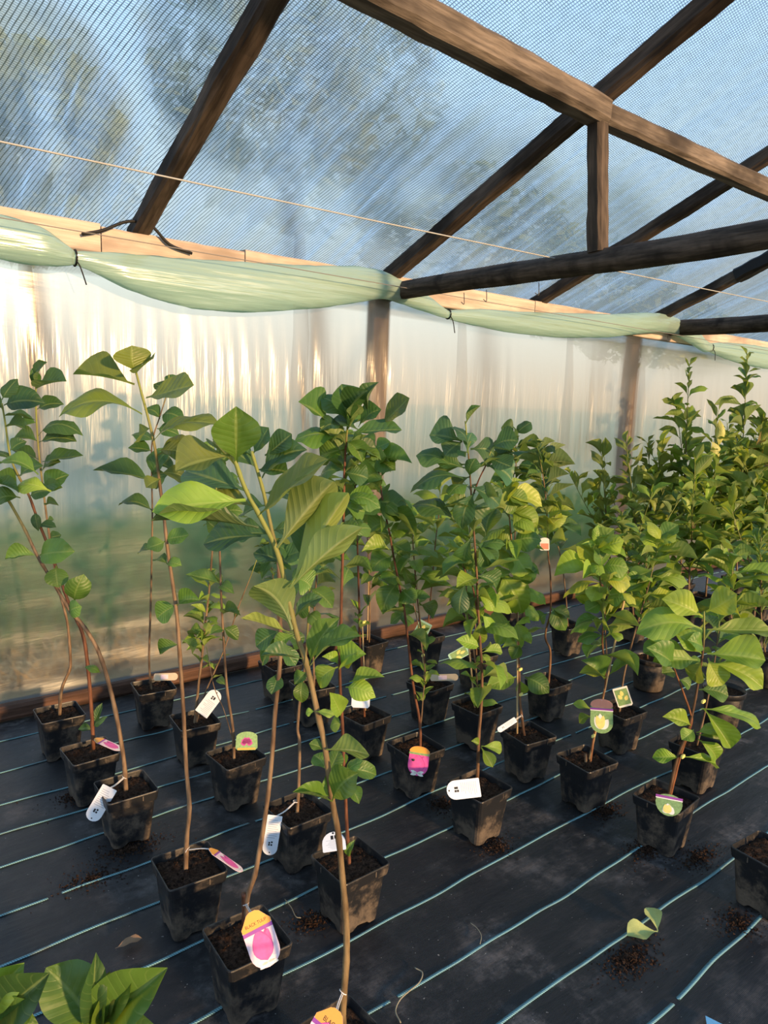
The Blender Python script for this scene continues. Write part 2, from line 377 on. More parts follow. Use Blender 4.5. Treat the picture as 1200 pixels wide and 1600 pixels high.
def wall_film():
    nx, nz = 760, 80; x0, x1 = -1.2, 10.5; v = []
    for j in range(nz + 1):
        z = 2.10 * j / nz
        for i in range(nx + 1):
            x = x0 + (x1 - x0) * i / nx
            # taut vertical wrinkles hang from the plate, loose horizontal folds near the foot
            band = math.exp(-((z - 1.35) / 0.36) ** 2)
            wx = x + 0.10 * (z - 1.5) + 0.06 * noise.noise(Vector((x * 1.3, z * 1.5, 2)))
            w = noise.noise(Vector((wx * 17, z * 0.9, 0))) * 0.015 * band
            w += noise.noise(Vector((x * 1.2, z * 1.1, 7))) * 0.03
            lo = max(0.0, 1 - z / 1.0)
            w += noise.noise(Vector((x * 1.6 + z * 2, z * 9 + x * 0.8, 4))) * 0.016 * lo
            y = WALL_Y - 0.02 + w - 0.10 * max(0, 0.35 - z) * (1 if z > 0.04 else 0.6)
            v.append((x, y, z))
    n = nx + 1; f = [(j * n + i, j * n + i + 1, (j + 1) * n + i + 1, (j + 1) * n + i) for j in range(nz) for i in range(nx)]
    o = obj('wall_back', mesh_from('wall_back', v, f), WALLFILM, None, True)
    tag(o, 'side wall of wrinkled translucent greenhouse film with sunlit creases', None, None, 'structure')
wall_film()

R_SL = math.tan(math.radians(22.6)); R_Z0 = 2.20       # rafter centre line: z = R_Z0 + R_SL*(3.45-y)
def rz(y): return R_Z0 + R_SL * (WALL_Y - y)
def roof_sheet(name, mat, dz, wob, label, nx=130, ny=50):
    org = Vector((4.0, WALL_Y + 0.55, rz(WALL_Y + 0.55) + dz)); v = []
    ang = math.atan(R_SL); L = 5.4 / math.cos(ang)
    for j in range(ny + 1):
        for i in range(nx + 1):
            x = -5.5 + 14.0 * i / nx; s = L * j / ny
            z = wob * noise.noise(Vector((x * 1.4, s * 0.5, dz * 9)))
            v.append((x, -s, z))
    n = nx + 1; f = [(j * n + i, (j + 1) * n + i, (j + 1) * n + i + 1, j * n + i + 1) for j in range(ny) for i in range(nx)]
    o = obj(name, mesh_from(name, v, f), mat, None, True); o.location = org; o.rotation_euler = (-ang, 0, 0)
    tag(o, label, None, None, 'structure'); return o
roof_sheet('ceiling', ROOFFILM, 0.105, 0.03, 'sloping roof of milky translucent greenhouse film streaked along its fall')
net = roof_sheet('shade_net', NET, 0.068, 0.012, 'knitted blue-green shade net stretched over the film roof')
net['kind'] = 'structure'

def beam_mesh(name, p0, p1, w, h, org, seg=14, rough=0.006, seed=0, upv=Vector((0, 0, 1)), crn=0.18):
    """hewn timber: octagonal section swept from p0 to p1 with uneven faces"""
    d = (p1 - p0); t = d.normalized(); a = t.cross(upv).normalized(); b = a.cross(t).normalized()
    prof = [(-.5 + crn, -.5), (.5 - crn, -.5), (.5, -.5 + crn), (.5, .5 - crn), (.5 - crn, .5), (-.5 + crn, .5), (-.5, .5 - crn), (-.5, -.5 + crn)]
    v, f = [], []
    for i in range(seg + 1):
        p = p0.lerp(p1, i / seg)
        for k, (x, y) in enumerate(prof):
            q = noise.noise(Vector((i * 0.9, k * 2.1, seed))) * rough
            v.append(p + a * (x * w + q) + b * (y * h + noise.noise(Vector((i * 0.8, k * 1.7, seed + 9))) * rough) - org)
    for i in range(seg):
        for k in range(8): f.append((i * 8 + k, i * 8 + (k + 1) % 8, (i + 1) * 8 + (k + 1) % 8, (i + 1) * 8 + k))
    f.append(tuple(range(7, -1, -1))); f.append(tuple(range(seg * 8, seg * 8 + 8)))
    return mesh_from(name, v, f)
def beam(name, p0, p1, w, h, mat, label, cat='beam', group=None, upv=Vector((0, 0, 1)), **kw):
    p0, p1 = Vector(p0), Vector(p1); L = (p1 - p0).length; t = (p1 - p0) / L; a = upv.cross(t).normalized(); b = t.cross(a)
    o = obj(name, beam_mesh(name, Vector((0, 0, 0)), Vector((L, 0, 0)), w, h, Vector((0, 0, 0)), **kw), mat)
    o.matrix_world = Matrix(((t.x, a.x, b.x, p0.x), (t.y, a.y, b.y, p0.y), (t.z, a.z, b.z, p0.z), (0, 0, 0, 1)))
    tag(o, label, cat, group); return o
RAF = [(1.21, 0.082, 'dark round-edged rafter resting on the bare lit stretch of wall plate'),
       (2.70, 0.080, 'dark rafter crossed by the purlin above the short strut'),
       (4.02, 0.074, 'dark rafter reaching the wall plate between the two log tie beams'),
       (5.42, 0.078, 'pale brown rafter with a black rubber wrap near the far log tie beam')]
for i, (x, w, lab) in enumerate(RAF):
    y1 = -1.2
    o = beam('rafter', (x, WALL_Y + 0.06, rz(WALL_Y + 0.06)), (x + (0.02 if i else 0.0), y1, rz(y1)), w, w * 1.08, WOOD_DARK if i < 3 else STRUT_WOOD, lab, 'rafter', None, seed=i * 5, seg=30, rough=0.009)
    if i == 3:
        a, b = o.matrix_world.inverted() @ Vector((x, 2.78, rz(2.78))), o.matrix_world.inverted() @ Vector((x, 2.42, rz(2.42)))
        wr = obj('rubber_wrap', beam_mesh('rubber_wrap', a, b, w * 1.25, w * 1.3, Vector((0, 0, 0)), 6, 0.012, 3), BLACK, o)
        wr['label'] = 'torn black rubber sheet wrapped round the rafter'
    if i == 0:
        pts = catmull([on_y(p[0], p[1], 3.385) for p in ((128, 366), (160, 360), (200, 346), (235, 352), (265, 382), (300, 396))], 5)
        s = tube('rubber_strap', [o.matrix_world.inverted() @ q for q in pts], 0.007, BLACK, o, 6); s['label'] = 'dark rubber strip under the rafter foot'
# purlin of two timbers meeting over the strut
PY, PZ = 2.02, 2.685
_q = on_y(615, 4, PY); _e = Vector((2.66, PY, PZ)); beam('purlin', _e + (_q - _e) * 2.2, _e, 0.105, 0.11, WOOD_PURLIN, 'weathered brown purlin timber, thicker piece with a split at its strut end', 'purlin', None, seg=30, seed=21)
beam('purlin', (2.63, PY, PZ - 0.005), (7.6, PY, PZ - 0.0), 0.085, 0.09, WOOD_PURLIN, 'thinner brown purlin timber running on from the strut past the pale rafter', 'purlin', None, seg=40, seed=33)
beam('strut', (2.665, 1.985, 2.12), (2.64, PY + 0.0, PZ - 0.04), 0.07, 0.075, STRUT_WOOD, 'short upright strut standing on the thick log under the purlin', 'strut', None, upv=Vector((0, 1, 0)), seg=8, seed=4)
def log(x, z, r, label, seed, y0=WALL_Y + 0.03, y1=-1.5):
    org = Vector((x, y0, z)); pts, rr = [], []
    for i in range(46):
        t = i / 45; y = y0 + (y1 - y0) * t
        pts.append(Vector((noise.noise(Vector((y * 1.1, seed, 0))) * 0.022, y - y0, noise.noise(Vector((y * 0.9, seed, 4))) * 0.018)))
        rr.append(r * (0.94 + 0.12 * t) + noise.noise(Vector((y * 3.3, seed, 8))) * 0.006)
    v, f = tube_data(pts, rr, 14)
    for k, p in enumerate(v):
        q = noise.noise(Vector((p.x * 25, p.y * 2.0, p.z * 25 + seed))) * 0.006; p.x += q; p.z += q
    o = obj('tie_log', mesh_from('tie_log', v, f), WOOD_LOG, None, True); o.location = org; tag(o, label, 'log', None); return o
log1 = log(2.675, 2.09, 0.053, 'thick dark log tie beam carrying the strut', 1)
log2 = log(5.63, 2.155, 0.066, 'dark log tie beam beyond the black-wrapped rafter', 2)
for px, py in ((725, 455), (760, 452), (842, 440)):
    p = on_y(px, py, 2.75); p.x = 2.675; d = ray(px, py); p = CAM + d * (2.675 / d.x)
    pts = catmull([Vector((2.675, p.y, 2.03)), Vector((2.68, p.y, 1.99)), Vector((2.69, p.y + 0.012, 1.975)), Vector((2.675, p.y + 0.018, 1.985))], 4)
    o = tube('wire_hook', rel(pts, log1.location), 0.0022, WIRE, log1, 5)
# wall plate: boards butted along the wall head
for i, (xa, xb, dz, lab) in enumerate([(-0.9, 1.02, 0.0, 'pale sunlit wall plate board beside the first rafter, running out of view'), (1.025, 1.72, -0.012, 'short nailed wall plate board under the first rafter foot'), (1.725, 3.92, 0.0, 'long pale wall plate board above the sagging green film'),
        (3.925, 5.6, 0.0, 'pale wall plate board between the two log tie beams'), (5.605, 8.5, 0.0, 'pale wall plate board past the far log tie beam')]):
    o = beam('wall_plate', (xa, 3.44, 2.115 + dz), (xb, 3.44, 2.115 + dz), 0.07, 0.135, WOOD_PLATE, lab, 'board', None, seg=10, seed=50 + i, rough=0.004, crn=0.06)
for i, x in enumerate((2.76, 5.47)):
    beam('wall_post', (x, 3.66, -0.05), (x, 3.66, 2.12), 0.12, 0.12, WOOD_POST, ('reddish wooden post blurred behind the film near the thick log', 'reddish wooden post blurred behind the film near the far log')[i], 'post', None, upv=Vector((0, 1, 0)), seg=8, seed=70 + i)
o = beam('baseboard_back', (-1.0, 3.36, 0.035), (9.0, 3.36, 0.035), 0.05, 0.07, WOOD_BASE, 'dark brown timber lying along the foot of the film wall', None, None, seg=50, seed=81); o['kind'] = 'structure'
del_cat = o.pop('category', None)
# wires
def wire(name, a, b, r, mat, label, sag=0.0, cat='wire'):
    pts = [a.lerp(b, i / 24) + Vector((0, 0, -sag * 4 * (i / 24) * (1 - i / 24))) for i in range(25)]
    o = tube(name, rel(pts, pts[0]), r, mat, None, 5); o.location = pts[0]; tag(o, label, cat); return o
a, b = on_y(0, 218, 2.2), on_y(1200, 470, 2.2); wire('twine_line', a - (b - a) * 0.2, b + (b - a) * 0.2, 0.0028, TWINE, 'pale twine strung below the roof in front of the rafters', 0.01, 'twine')
a, b = on_y(0, 340, 3.2), on_y(1200, 548, 3.2); wire('wire_line', a - (b - a) * 0.1, b + (b - a) * 0.1, 0.0022, WIRE, 'thin grey wire running along the wall head past the green film', 0.0, 'wire')

# gathered green film hanging along the wall head, tied with black cord
def film_roll():
    pr = [(-160, 340, 28), (-60, 356, 28), (0, 370, 28), (60, 384, 25), (100, 397, 15), (117, 403, 9), (140, 408, 13), (175, 418, 20), (220, 430, 27), (300, 444, 34), (400, 449, 35), (500, 448, 31), (560, 445, 26),
          (600, 446, 20), (635, 461, 15), (670, 476, 12), (690, 487, 8), (700, 491, 6), (715, 493, 9), (750, 496, 13), (800, 503, 16), (870, 509, 18), (950, 509, 17), (1010, 504, 14), (1045, 507, 12),
          (1080, 524, 11), (1100, 540, 8), (1110, 543, 6), (1125, 546, 9), (1160, 553, 14), (1210, 561, 14), (1300, 570, 14)]
    y = 3.335; P = [on_y(px, py, y) for px, py, h in pr]; H = [h * (p - CAM).length / F_PX * 0.98 for (px, py, h), p in zip(pr, P)]
    C = catmull(P, 5)
    R = []
    for i in range(len(H) - 1):
        for k in range(5): R.append(H[i] + (H[i + 1] - H[i]) * k / 5)
    R.append(H[-1]); org = P[0].copy(); n = 30; v, f = [], []
    for i, (c, r) in enumerate(zip(C, R)):
        for k in range(n):
            an = 2 * math.pi * k / n
            tw = an * 1.0 + c.x * 1.6
            fold = 1 + 0.10 * noise.noise(Vector((math.cos(tw) * 2.6, math.sin(tw) * 2.6, c.x * 1.5))) + 0.07 * noise.noise(Vector((math.cos(tw) * 7, math.sin(tw) * 7, c.x * 2.2)))
            depth = min(0.052, r * 0.75)
            v.append(c - org + Vector((0, math.cos(an) * depth * fold, math.sin(an) * r * fold)))
    m = len(C)
    for i in range(m - 1):
        for k in range(n): f.append((i * n + k, i * n + (k + 1) % n, (i + 1) * n + (k + 1) % n, (i + 1) * n + k))
    root = empty('film_roll', org); tag(root, 'gathered pale green plastic film sagging in swags below the wall plate', 'plastic film')
    obj('film', mesh_from('film', v, f), GREENFILM, root, True)
    for px, py, rr in ((117, 403, 0.031), (700, 491, 0.026), (1110, 543, 0.030)):
        c = on_y(px, py, y); ring = [c + Vector((0.0, math.cos(a) * rr * 1.05, math.sin(a) * rr * 1.05)) for a in [2 * math.pi * k / 14 for k in range(15)]]
        tail = catmull([c + Vector((0, -rr, -rr * 0.6)), c + Vector((0.012, -rr - 0.01, -0.045)), c + Vector((0.035, -rr - 0.005, -0.11))], 5)
        t = tube('tie_cord', rel(ring, org), 0.0045, BLACK, root, 6); t['label'] = 'black cord tied round the film'
        tube('cord_tail', rel(tail, t.matrix_world.translation) if False else rel(tail, org), 0.003, BLACK, t, 5)
film_roll()

# ------------------------------------------------------------------ outside: meadow and trees seen through the film
def outside():
    m, nt, out = new_mat('meadow'); g = N(nt); tc = g('TexCoord'); P = tc.outputs['Object']; sp = g('SeparateXYZ'); g.l(P, sp.inputs[0])
    n1 = g.noise(P, 3.0, 6, 0.7); n2 = g.noise(g.mapping(P, (3, 14, 1)), 1.0, 5); n3 = g.noise(P, 0.5, 3)
    green = g.mix(g.step(n1, 0.35, 0.65), (0.035, 0.085, 0.016, 1), (0.125, 0.19, 0.042, 1))
    straw = g.mix(n2, (0.22, 0.13, 0.05, 1), (0.52, 0.37, 0.18, 1))
    y = g.math('ADD', sp.outputs[1], g.math('MULTIPLY', g.math('SUBTRACT', n2, 0.5), 1.2))
    c = g.mix(g.step(y, 3.9, 4.35), straw, green)
    c = g.mix(g.step(y, 7.6, 11.0), c, g.mix(n3, (0.42, 0.38, 0.26, 1), (0.30, 0.33, 0.19, 1)))
    p = principled(g, c, 0.95, 0.05, g.bump(n1, 1.0, 0.1)); g.l(p.outputs[0], out.inputs[0])
    v, f = [], []; ys = [3.52, 3.8, 4.2, 5, 6, 7.5, 10, 14, 20, 30, 60, 120]; xs = [-70 + 10 * i for i in range(22)]
    for yy in ys:
        for x in xs: v.append((x, yy, -0.02 + 0.012 * max(0, yy - 8) + (noise.noise(Vector((x * .3, yy * .3, 0))) * 0.06 if yy > 4 else 0)))
    n = len(xs); f = [(j * n + i, j * n + i + 1, (j + 1) * n + i + 1, (j + 1) * n + i) for j in range(len(ys) - 1) for i in range(n - 1)]
    tag(obj('ground', mesh_from('ground', v, f), m, None, True), 'meadow with dry straw edge outside the film wall', None, None, 'structure')
outside()
def grass(name, label, n, y0, y1, h0, h1, mat, seed):
    random.seed(seed); v, f = [], []
    for k in range(n):
        x, y = random.uniform(-0.6, 8.5), y0 + (y1 - y0) * random.random() ** 1.5; h = random.uniform(h0, h1); a = random.uniform(0, 6.283)
        lean = Vector((random.gauss(0, .5), random.gauss(0, .35), 1)).normalized() * h; s_ = Vector((math.cos(a), math.sin(a), 0)) * random.uniform(.004, .010); p = Vector((x, y, -0.03)); b = len(v)
        v += [p - s_, p + s_, p + lean * .6 + s_ * .7, p + lean * .6 - s_ * .7, p + lean * .8 + Vector((lean.x, lean.y, -0.1 * h)) * .7]; f += [(b, b + 1, b + 2, b + 3), (b + 3, b + 2, b + 4)]
    tag(obj(name, mesh_from(name, v, f), mat), label, 'grass', None, 'stuff')
grass('dry_grass', 'dry straw-coloured grass matted outside the foot of the film wall', 4200, 3.78, 4.4, .08, .24, simple('straw', (0.62, 0.44, 0.20), 0.8, 0.2, 0.5, 5), 61)
grass('tall_grass', 'tall green grass outside, seen dimly through the film wall', 5200, 4.2, 7.0, .25, .65, simple('grass_blade', (0.15, 0.28, 0.05), 0.7, 0.2, 0.6, 3), 62)
TREELEAF = simple('tree_foliage', (0.34, 0.36, 0.075), 0.6, 0.2, 0.7, 1.6); BARK = simple('tree_bark', (0.08, 0.06, 0.045), 0.9)
def tree(x, y, h, r, seed, label):
    random.seed(seed); root = empty('tree', (x, y, 0.0)); tag(root, label, 'tree', 'trees outside behind the greenhouse')
    tube('trunk', [Vector((0, 0, 0)), Vector((0.1, 0, h * 0.3)), Vector((0, 0.1, h * 0.7))], [0.22, 0.17, 0.06], BARK, root, 8)
    v, f = [], []
    for k in range(4200):
        a = random.uniform(0, 6.283); u = random.uniform(-1, 1); rad = random.uniform(0.55, 1.0) ** 0.5
        s = math.sqrt(1 - u * u); c = Vector((math.cos(a) * s * r * rad, math.sin(a) * s * r * rad, h * 0.77 + u * h * 0.25 * rad))
        if noise.noise(Vector((c.x * 0.9 + seed, c.y * 0.9, c.z * 0.9))) < -0.12: continue
        d = Vector((random.gauss(0, 1), random.gauss(0, 1), random.gauss(0, 1))).normalized(); e2 = d.orthogonal().normalized(); q = random.uniform(0.10, 0.30)
        b = len(v); v += [c - d * q, c + e2 * q * 0.6, c + d * q, c - e2 * q * 0.6]; f.append((b, b + 1, b + 2, b + 3))
    o = obj('foliage', mesh_from('foliage', v, f), TREELEAF, root); o['kind'] = 'stuff'
for i, (x, y, h, r) in enumerate([(3.0, 14.6, 7.2, 2.0), (8.0, 13.4, 9.4, 2.9), (13.8, 14.5, 7.4, 2.8), (21, 16.5, 7.4, 3.2), (29.5, 19, 6.6, 3.4)]):
    tree(x, y, h, r, 300 + i, ('leafy tree outside, blurred behind the roof film before the first rafter', 'leafy tree outside, blurred behind the film past the first rafter', 'leafy tree outside, blurred behind the film above the thick log', 'leafy tree outside, blurred behind the film by the pale rafter', 'leafy tree outside, blurred behind the film past the far log')[i])

# ------------------------------------------------------------------ leaves
def leaf_mesh(name, kind, arch, fold, curl, nv=9, nu=4, pet=0.10, ser=0.0, twist=0.0, bow=0.0, aspect=0.5):
    """blade along +Y from 0 to 1, half-width 0.5 at its widest; base and tip stay on the chord"""
    v, f, uv = [], [], []
    for j in range(nv + 1):
        t = j / nv
        if t < pet: w = 0.035
        else:
            s = (t - pet) / (1 - pet)
            ex = {'obovate': 1.45, 'ovate': 0.80, 'lance': 1.0, 'round': 1.1}[kind]
            pw = {'obovate': 0.72, 'ovate': 0.85, 'lance': 1.0, 'round': 0.55}[kind]
            w = 0.035 + 0.465 * max(0.0, math.sin(math.pi * min(1, s) ** ex)) ** pw
            w *= 1 - 0.55 * max(0.0, (s - 0.80) / 0.20) ** 1.5      # drawn-out tip
            if j == nv: w = 0.008
        z0 = arch * 4 * t * (1 - t)
        for k in range(nu + 1):
            u = -1 + 2 * k / nu
            x = u * w; z = z0 + fold * abs(u) * w - curl * (u * w) ** 2 * 1.5
            z += 0.06 * math.sin(11 * t + u * 2.0) * abs(u) * w * 1.4
            if ser and abs(u) == 1 and j % 2: x *= 1 - ser
            tw = twist * math.sin(math.pi * t * 0.5)
            v.append((x * math.cos(tw) + bow * 4 * t * (1 - t), t, z + x * math.sin(tw) * aspect)); uv.append((0.5 + 0.5 * u, t))
    n = nu + 1
    for j in range(nv):
        for k in range(nu): f.append((j * n + k, j * n + k + 1, (j + 1) * n + k + 1, (j + 1) * n + k))
    m = mesh_from(name, v, f); l = m.uv_layers.new(name='UVMap')
    for lp in m.loops: l.data[lp.index].uv = uv[lp.vertex_index]
    m.polygons.foreach_set('use_smooth', [True] * len(m.polygons)); m.materials.append(LEAF); return m
LM = {}
for kind in ('obovate', 'ovate', 'lance', 'round'):
    LM[kind] = [leaf_mesh('leaf_' + kind, kind, ar, fo, cu, 10, 4, pe, 0.0, tw, bo) for ar, fo, cu, pe, tw, bo in ((0.03, 0.25, 0.0, .1, .2, .04), (0.09, 0.4, 0.1, .14, -.35, -.08), (0.15, 0.2, 0.5, .1, .1, .08), (0.06, 0.6, 0.0, .16, .5, .0), (0.20, 0.45, 0.3, .12, -.2, .1), (0.12, 0.75, 0.0, .1, .3, -.1), (0.24, 0.3, 0.6, .14, -.6, .0))]
HERO = {}
for kind in ('obovate', 'ovate', 'lance', 'round'):
    HERO[kind] = [leaf_mesh('leaf_large_' + kind, kind, ar, fo, cu, 16, 8, 0.12, 0.0, tw, bo) for ar, fo, cu, tw, bo in ((0.03, 0.22, 0.0, .15, .05), (0.10, 0.35, 0.2, -.3, -.07), (0.18, 0.3, 0.4, .25, .08), (0.05, 0.55, 0.0, -.15, .0), (0.14, 0.45, 0.2, .45, -.09))]
SMALL = [leaf_mesh('leaf_small', k, ar, fo, 0.0, 4, 2, 0.08) for k, ar, fo in (('lance', 0.05, 0.3), ('ovate', 0.1, 0.35), ('lance', 0.14, 0.25))]

def put_leaf(parent, org, base, tip, width, normal, mesh, col):
    a = tip - base; L = a.length
    if L < 1e-4: return
    y = a / L; z = normal - y * normal.dot(y)
    if z.length < 1e-3: z = y.orthogonal()
    z.normalize(); x = y.cross(z)
    o = bpy.data.objects.new('leaf', mesh); COL.objects.link(o); o.parent = parent
    b = base - org
    o.matrix_local = Matrix(((x.x * width, y.x * L, z.x * L, b.x), (x.y * width, y.y * L, z.y * L, b.y), (x.z * width, y.z * L, z.z * L, b.z), (0, 0, 0, 1)))
    k = random.uniform(0.88, 1.14); o.color = (col[0] * k * random.uniform(0.92, 1.1), col[1] * k, col[2] * k * random.uniform(0.85, 1.15), 1)
    return o
UP = Vector((0, 0, 1))
# leaf colours (leaf pigment; BRIGHT and YEL also have sunlit brightness mixed in)
DARK = (0.050, 0.125, 0.036); MIDG = (0.095, 0.195, 0.034); BRIGHT = (0.19, 0.31, 0.040); YEL = (0.33, 0.42, 0.05); BLUEG = (0.048, 0.125, 0.058); OLIVE = (0.135, 0.18, 0.034)

class Plant:
    def __init__(s, xy, label, name='potted_sapling', pot='square', rot=None, cat='potted plant', col=MIDG, group=None, h=0.0):
        s.xy = Vector((xy[0], xy[1], 0)); s.z0 = h; s.root = empty(name, (xy[0], xy[1], h)); s.org = Vector((xy[0], xy[1], h))
        tag(s.root, label, cat, group); s.col = col; s.stems = []
        r = random.uniform(-7, 7) if rot is None else rot
        if pot == 'square': make_pot(s.root, r)
        elif pot == 'round': make_round_pot(s.root)
    def px(s, x, y, off=0.0): return at(x, y, s.xy, off)
    def stem(s, pts, r0=0.006, r1=0.0025, green=0.6, tint=(1, 1, 1), name='stem', depth=None, soil=False):
        n = len(pts); P = []
        for i, p in enumerate(pts):
            off = depth[i] if depth else 0.0
            P.append(s.px(p[0], p[1], off) if len(p) == 2 else Vector(p))
        P[0] = P[0] - Vector((0, 0, .025))
        return s.stem3(P, r0, r1, green, tint, name)
    def stem3(s, P, r0, r1, green, tint=(1, 1, 1), name='stem'):
        C = catmull(P, 5); m = len(C)
        rr = [0.9 * (r0 + (r1 - r0) * (i / (m - 1))) * (1.0 + (0.14 if i % 7 == 3 else 0) + random.uniform(-.04, .04)) for i in range(m)]
        v, f = tube_data(rel(C, s.org), rr, 7)
        me = mesh_from(name, v, f); at_ = me.attributes.new('age', 'FLOAT', 'POINT')
        vals = []
        for i in range(m):
            t = i / (m - 1); a = 0.0 if green <= 0 else min(1, max(0, (t - (1 - green)) / max(green, 1e-3) * 1.6))
            vals += [a] * 7
        at_.data.foreach_set('value', vals)
        o = obj(name, me, STEM, s.root, True); o.color = (*tint, 1); s.stems.append(C); return o
    def leaf(s, bx, by, tx, ty, w, r=50, db=0.0, dt=None, kind='obovate', col=None, hero=False, var=None):
        if dt is None: dt = random.uniform(-0.03, 0.05)
        b, t = s.px(bx, by, db), s.px(tx, ty, db + dt); y = (t - b).normalized()
        u = UP - y * UP.dot(y); u = u.normalized() if u.length > 0.05 else y.orthogonal().normalized()
        c = CAM - b; c = (c - y * c.dot(y)).normalized()
        rr = math.radians(r); n = u * math.cos(rr) + c * math.sin(rr); n = (n - y * n.dot(y)).normalized()
        vis = max(0.42, abs(n.dot(c))); wid = 1.28 * w * scale_at(s.xy - HEAD * db) / vis
        lib = (HERO if hero else LM)[kind]; me = lib[var] if var is not None else random.choice(lib)
        return put_leaf(s.root, s.org, b, t, wid, n, me, col or s.col)
    def auto(s, si, t0, t1, n, L, el=20, kind='obovate', ratio=0.48, col=None, spread=14, jit=0.25, small=False, pair=False, phase=None, taper=0.6):
        C = s.stems[si]; m = len(C) - 1; ph = random.uniform(0, 6.28) if phase is None else phase
        n = int(n * 1.35 + .5); L *= 1.15
        for i in range(n):
            u = i / max(1, n - 1); t = t0 + (t1 - t0) * u + random.uniform(-.5, .5) * (t1 - t0) / n; t = min(1, max(0, t)); q = t * m; k = min(m - 1, int(q))
            b = C[k].lerp(C[k + 1], q - k); ax = (C[k + 1] - C[k]).normalized()
            ph += 2.4 + random.uniform(-.3, .3)
            e = math.radians(el + random.gauss(0, spread) + (25 * max(0, u - 0.8) / 0.2 if t1 > 0.97 else 0))
            d = Vector((math.cos(ph) * math.cos(e), math.sin(ph) * math.cos(e), math.sin(e)))
            ln = L * random.uniform(1 - jit, 1 + jit) * (1 - (1 - taper) * max(0, u - 0.75) / 0.25 if t1 > 0.97 else 1)
            nn = UP + Vector((random.gauss(0, .3), random.gauss(0, .3), random.gauss(0, .15))) - Vector((d.x, d.y, 0)) * 0.25
            put_leaf(s.root, s.org, b, b + d * ln, ln * ratio * random.uniform(.85, 1.15), nn, random.choice(SMALL if small else LM[kind]), col or s.col)
    def branch(s, si, t, phi, el, L, r=0.0022, green=1.0):
        C = s.stems[si]; m = len(C) - 1; k = min(m - 1, int(t * m)); b = C[k]
        d = Vector((math.cos(phi) * math.cos(el), math.sin(phi) * math.cos(el), math.sin(el)))
        P = [b, b + d * L * 0.5 + UP * L * 0.06, b + d * L + UP * L * 0.2]
        s.stem3(P, r, r * 0.5, green, name='branch'); return len(s.stems) - 1
    def stake(s, a, b, r=0.004, off=0.0):
        A, B = s.px(*a, off), s.px(*b, off); pts = [A.lerp(B, i / 6) for i in range(7)]
        o = tube('bamboo_stake', rel(pts, s.org), r, BAMBOO, s.root, 6); o['label'] = 'thin bamboo support stake'; return o
    def clip(s, p, off=0.012, size=0.009):
        c = s.px(*p, off) - s.org; bm = bmesh.new(); bmesh.ops.create_cube(bm, size=1)
        for v in bm.verts: v.co = Vector((v.co.x * size * 1.9, v.co.y * size, v.co.z * size * 1.2 + v.co.x * 0.003)) + c
        bmesh.ops.bevel(bm, geom=bm.edges[:], offset=0.002, segments=1, affect='EDGES')
        o = obj('grafting_clip', bm_mesh('grafting_clip', bm), CLIP, s.root); o['label'] = 'small yellow plastic tie clip'

# ------------------------------------------------------------------ pots
PW, PH = 0.083, 0.175     # half rim width, height
def rsq(half, z, rad, n=3, arch=0.0, side=6):
    """rounded square ring, 4*(n+side) points"""
    out = []
    for c, (sx, sy) in enumerate(((1, 1), (-1, 1), (-1, -1), (1, -1))):
        cx, cy = sx * (half - rad), sy * (half - rad); a0 = math.pi / 2 * c
        cor = []
        for k in range(n + 1):
            a = a0 + math.pi / 2 * k / n; cor.append(Vector((cx + rad * math.cos(a), cy + rad * math.sin(a), z)))
        out += cor
        nx_c = ((1, 1), (-1, 1), (-1, -1), (1, -1))[(c + 1) % 4]; a = a0 + math.pi / 2
        q = Vector((nx_c[0] * (half - rad) + rad * math.cos(a), nx_c[1] * (half - rad) + rad * math.sin(a), z))
        for k in range(1, side):
            t = k / side; p = cor[-1].lerp(q, t)
            if arch and 0.28 < t < 0.72: p.z += arch
            out.append(p)
    return out
def loft(name, rings, close_bottom=True):
    v, f = [], []; n = len(rings[0])
    for r in rings: v += r
    for i in range(len(rings) - 1):
        for k in range(n): f.append((i * n + k, i * n + (k + 1) % n, (i + 1) * n + (k + 1) % n, (i + 1) * n + k))
    if close_bottom: f.append(tuple(range(n - 1, -1, -1)))
    return mesh_from(name, v, f)
body_me = loft('pot_body', [rsq(0.060, 0.0, 0.016, 3, 0.012), rsq(0.0615, 0.012, 0.016), rsq(0.0625, 0.02, 0.016), rsq(0.0745, 0.146, 0.016), rsq(0.0735, 0.15, 0.016)])
rim_me = loft('pot_rim', [rsq(0.0745, 0.141, 0.014), rsq(0.0795, 0.143, 0.014), rsq(PW, PH - 0.003, 0.012), rsq(PW - 0.001, PH, 0.012), rsq(PW - 0.0035, PH, 0.011), rsq(PW - 0.0045, PH - 0.004, 0.011), rsq(0.0745, 0.140, 0.012)], False)
for m_ in (body_me, rim_me): m_.materials.append(POT)
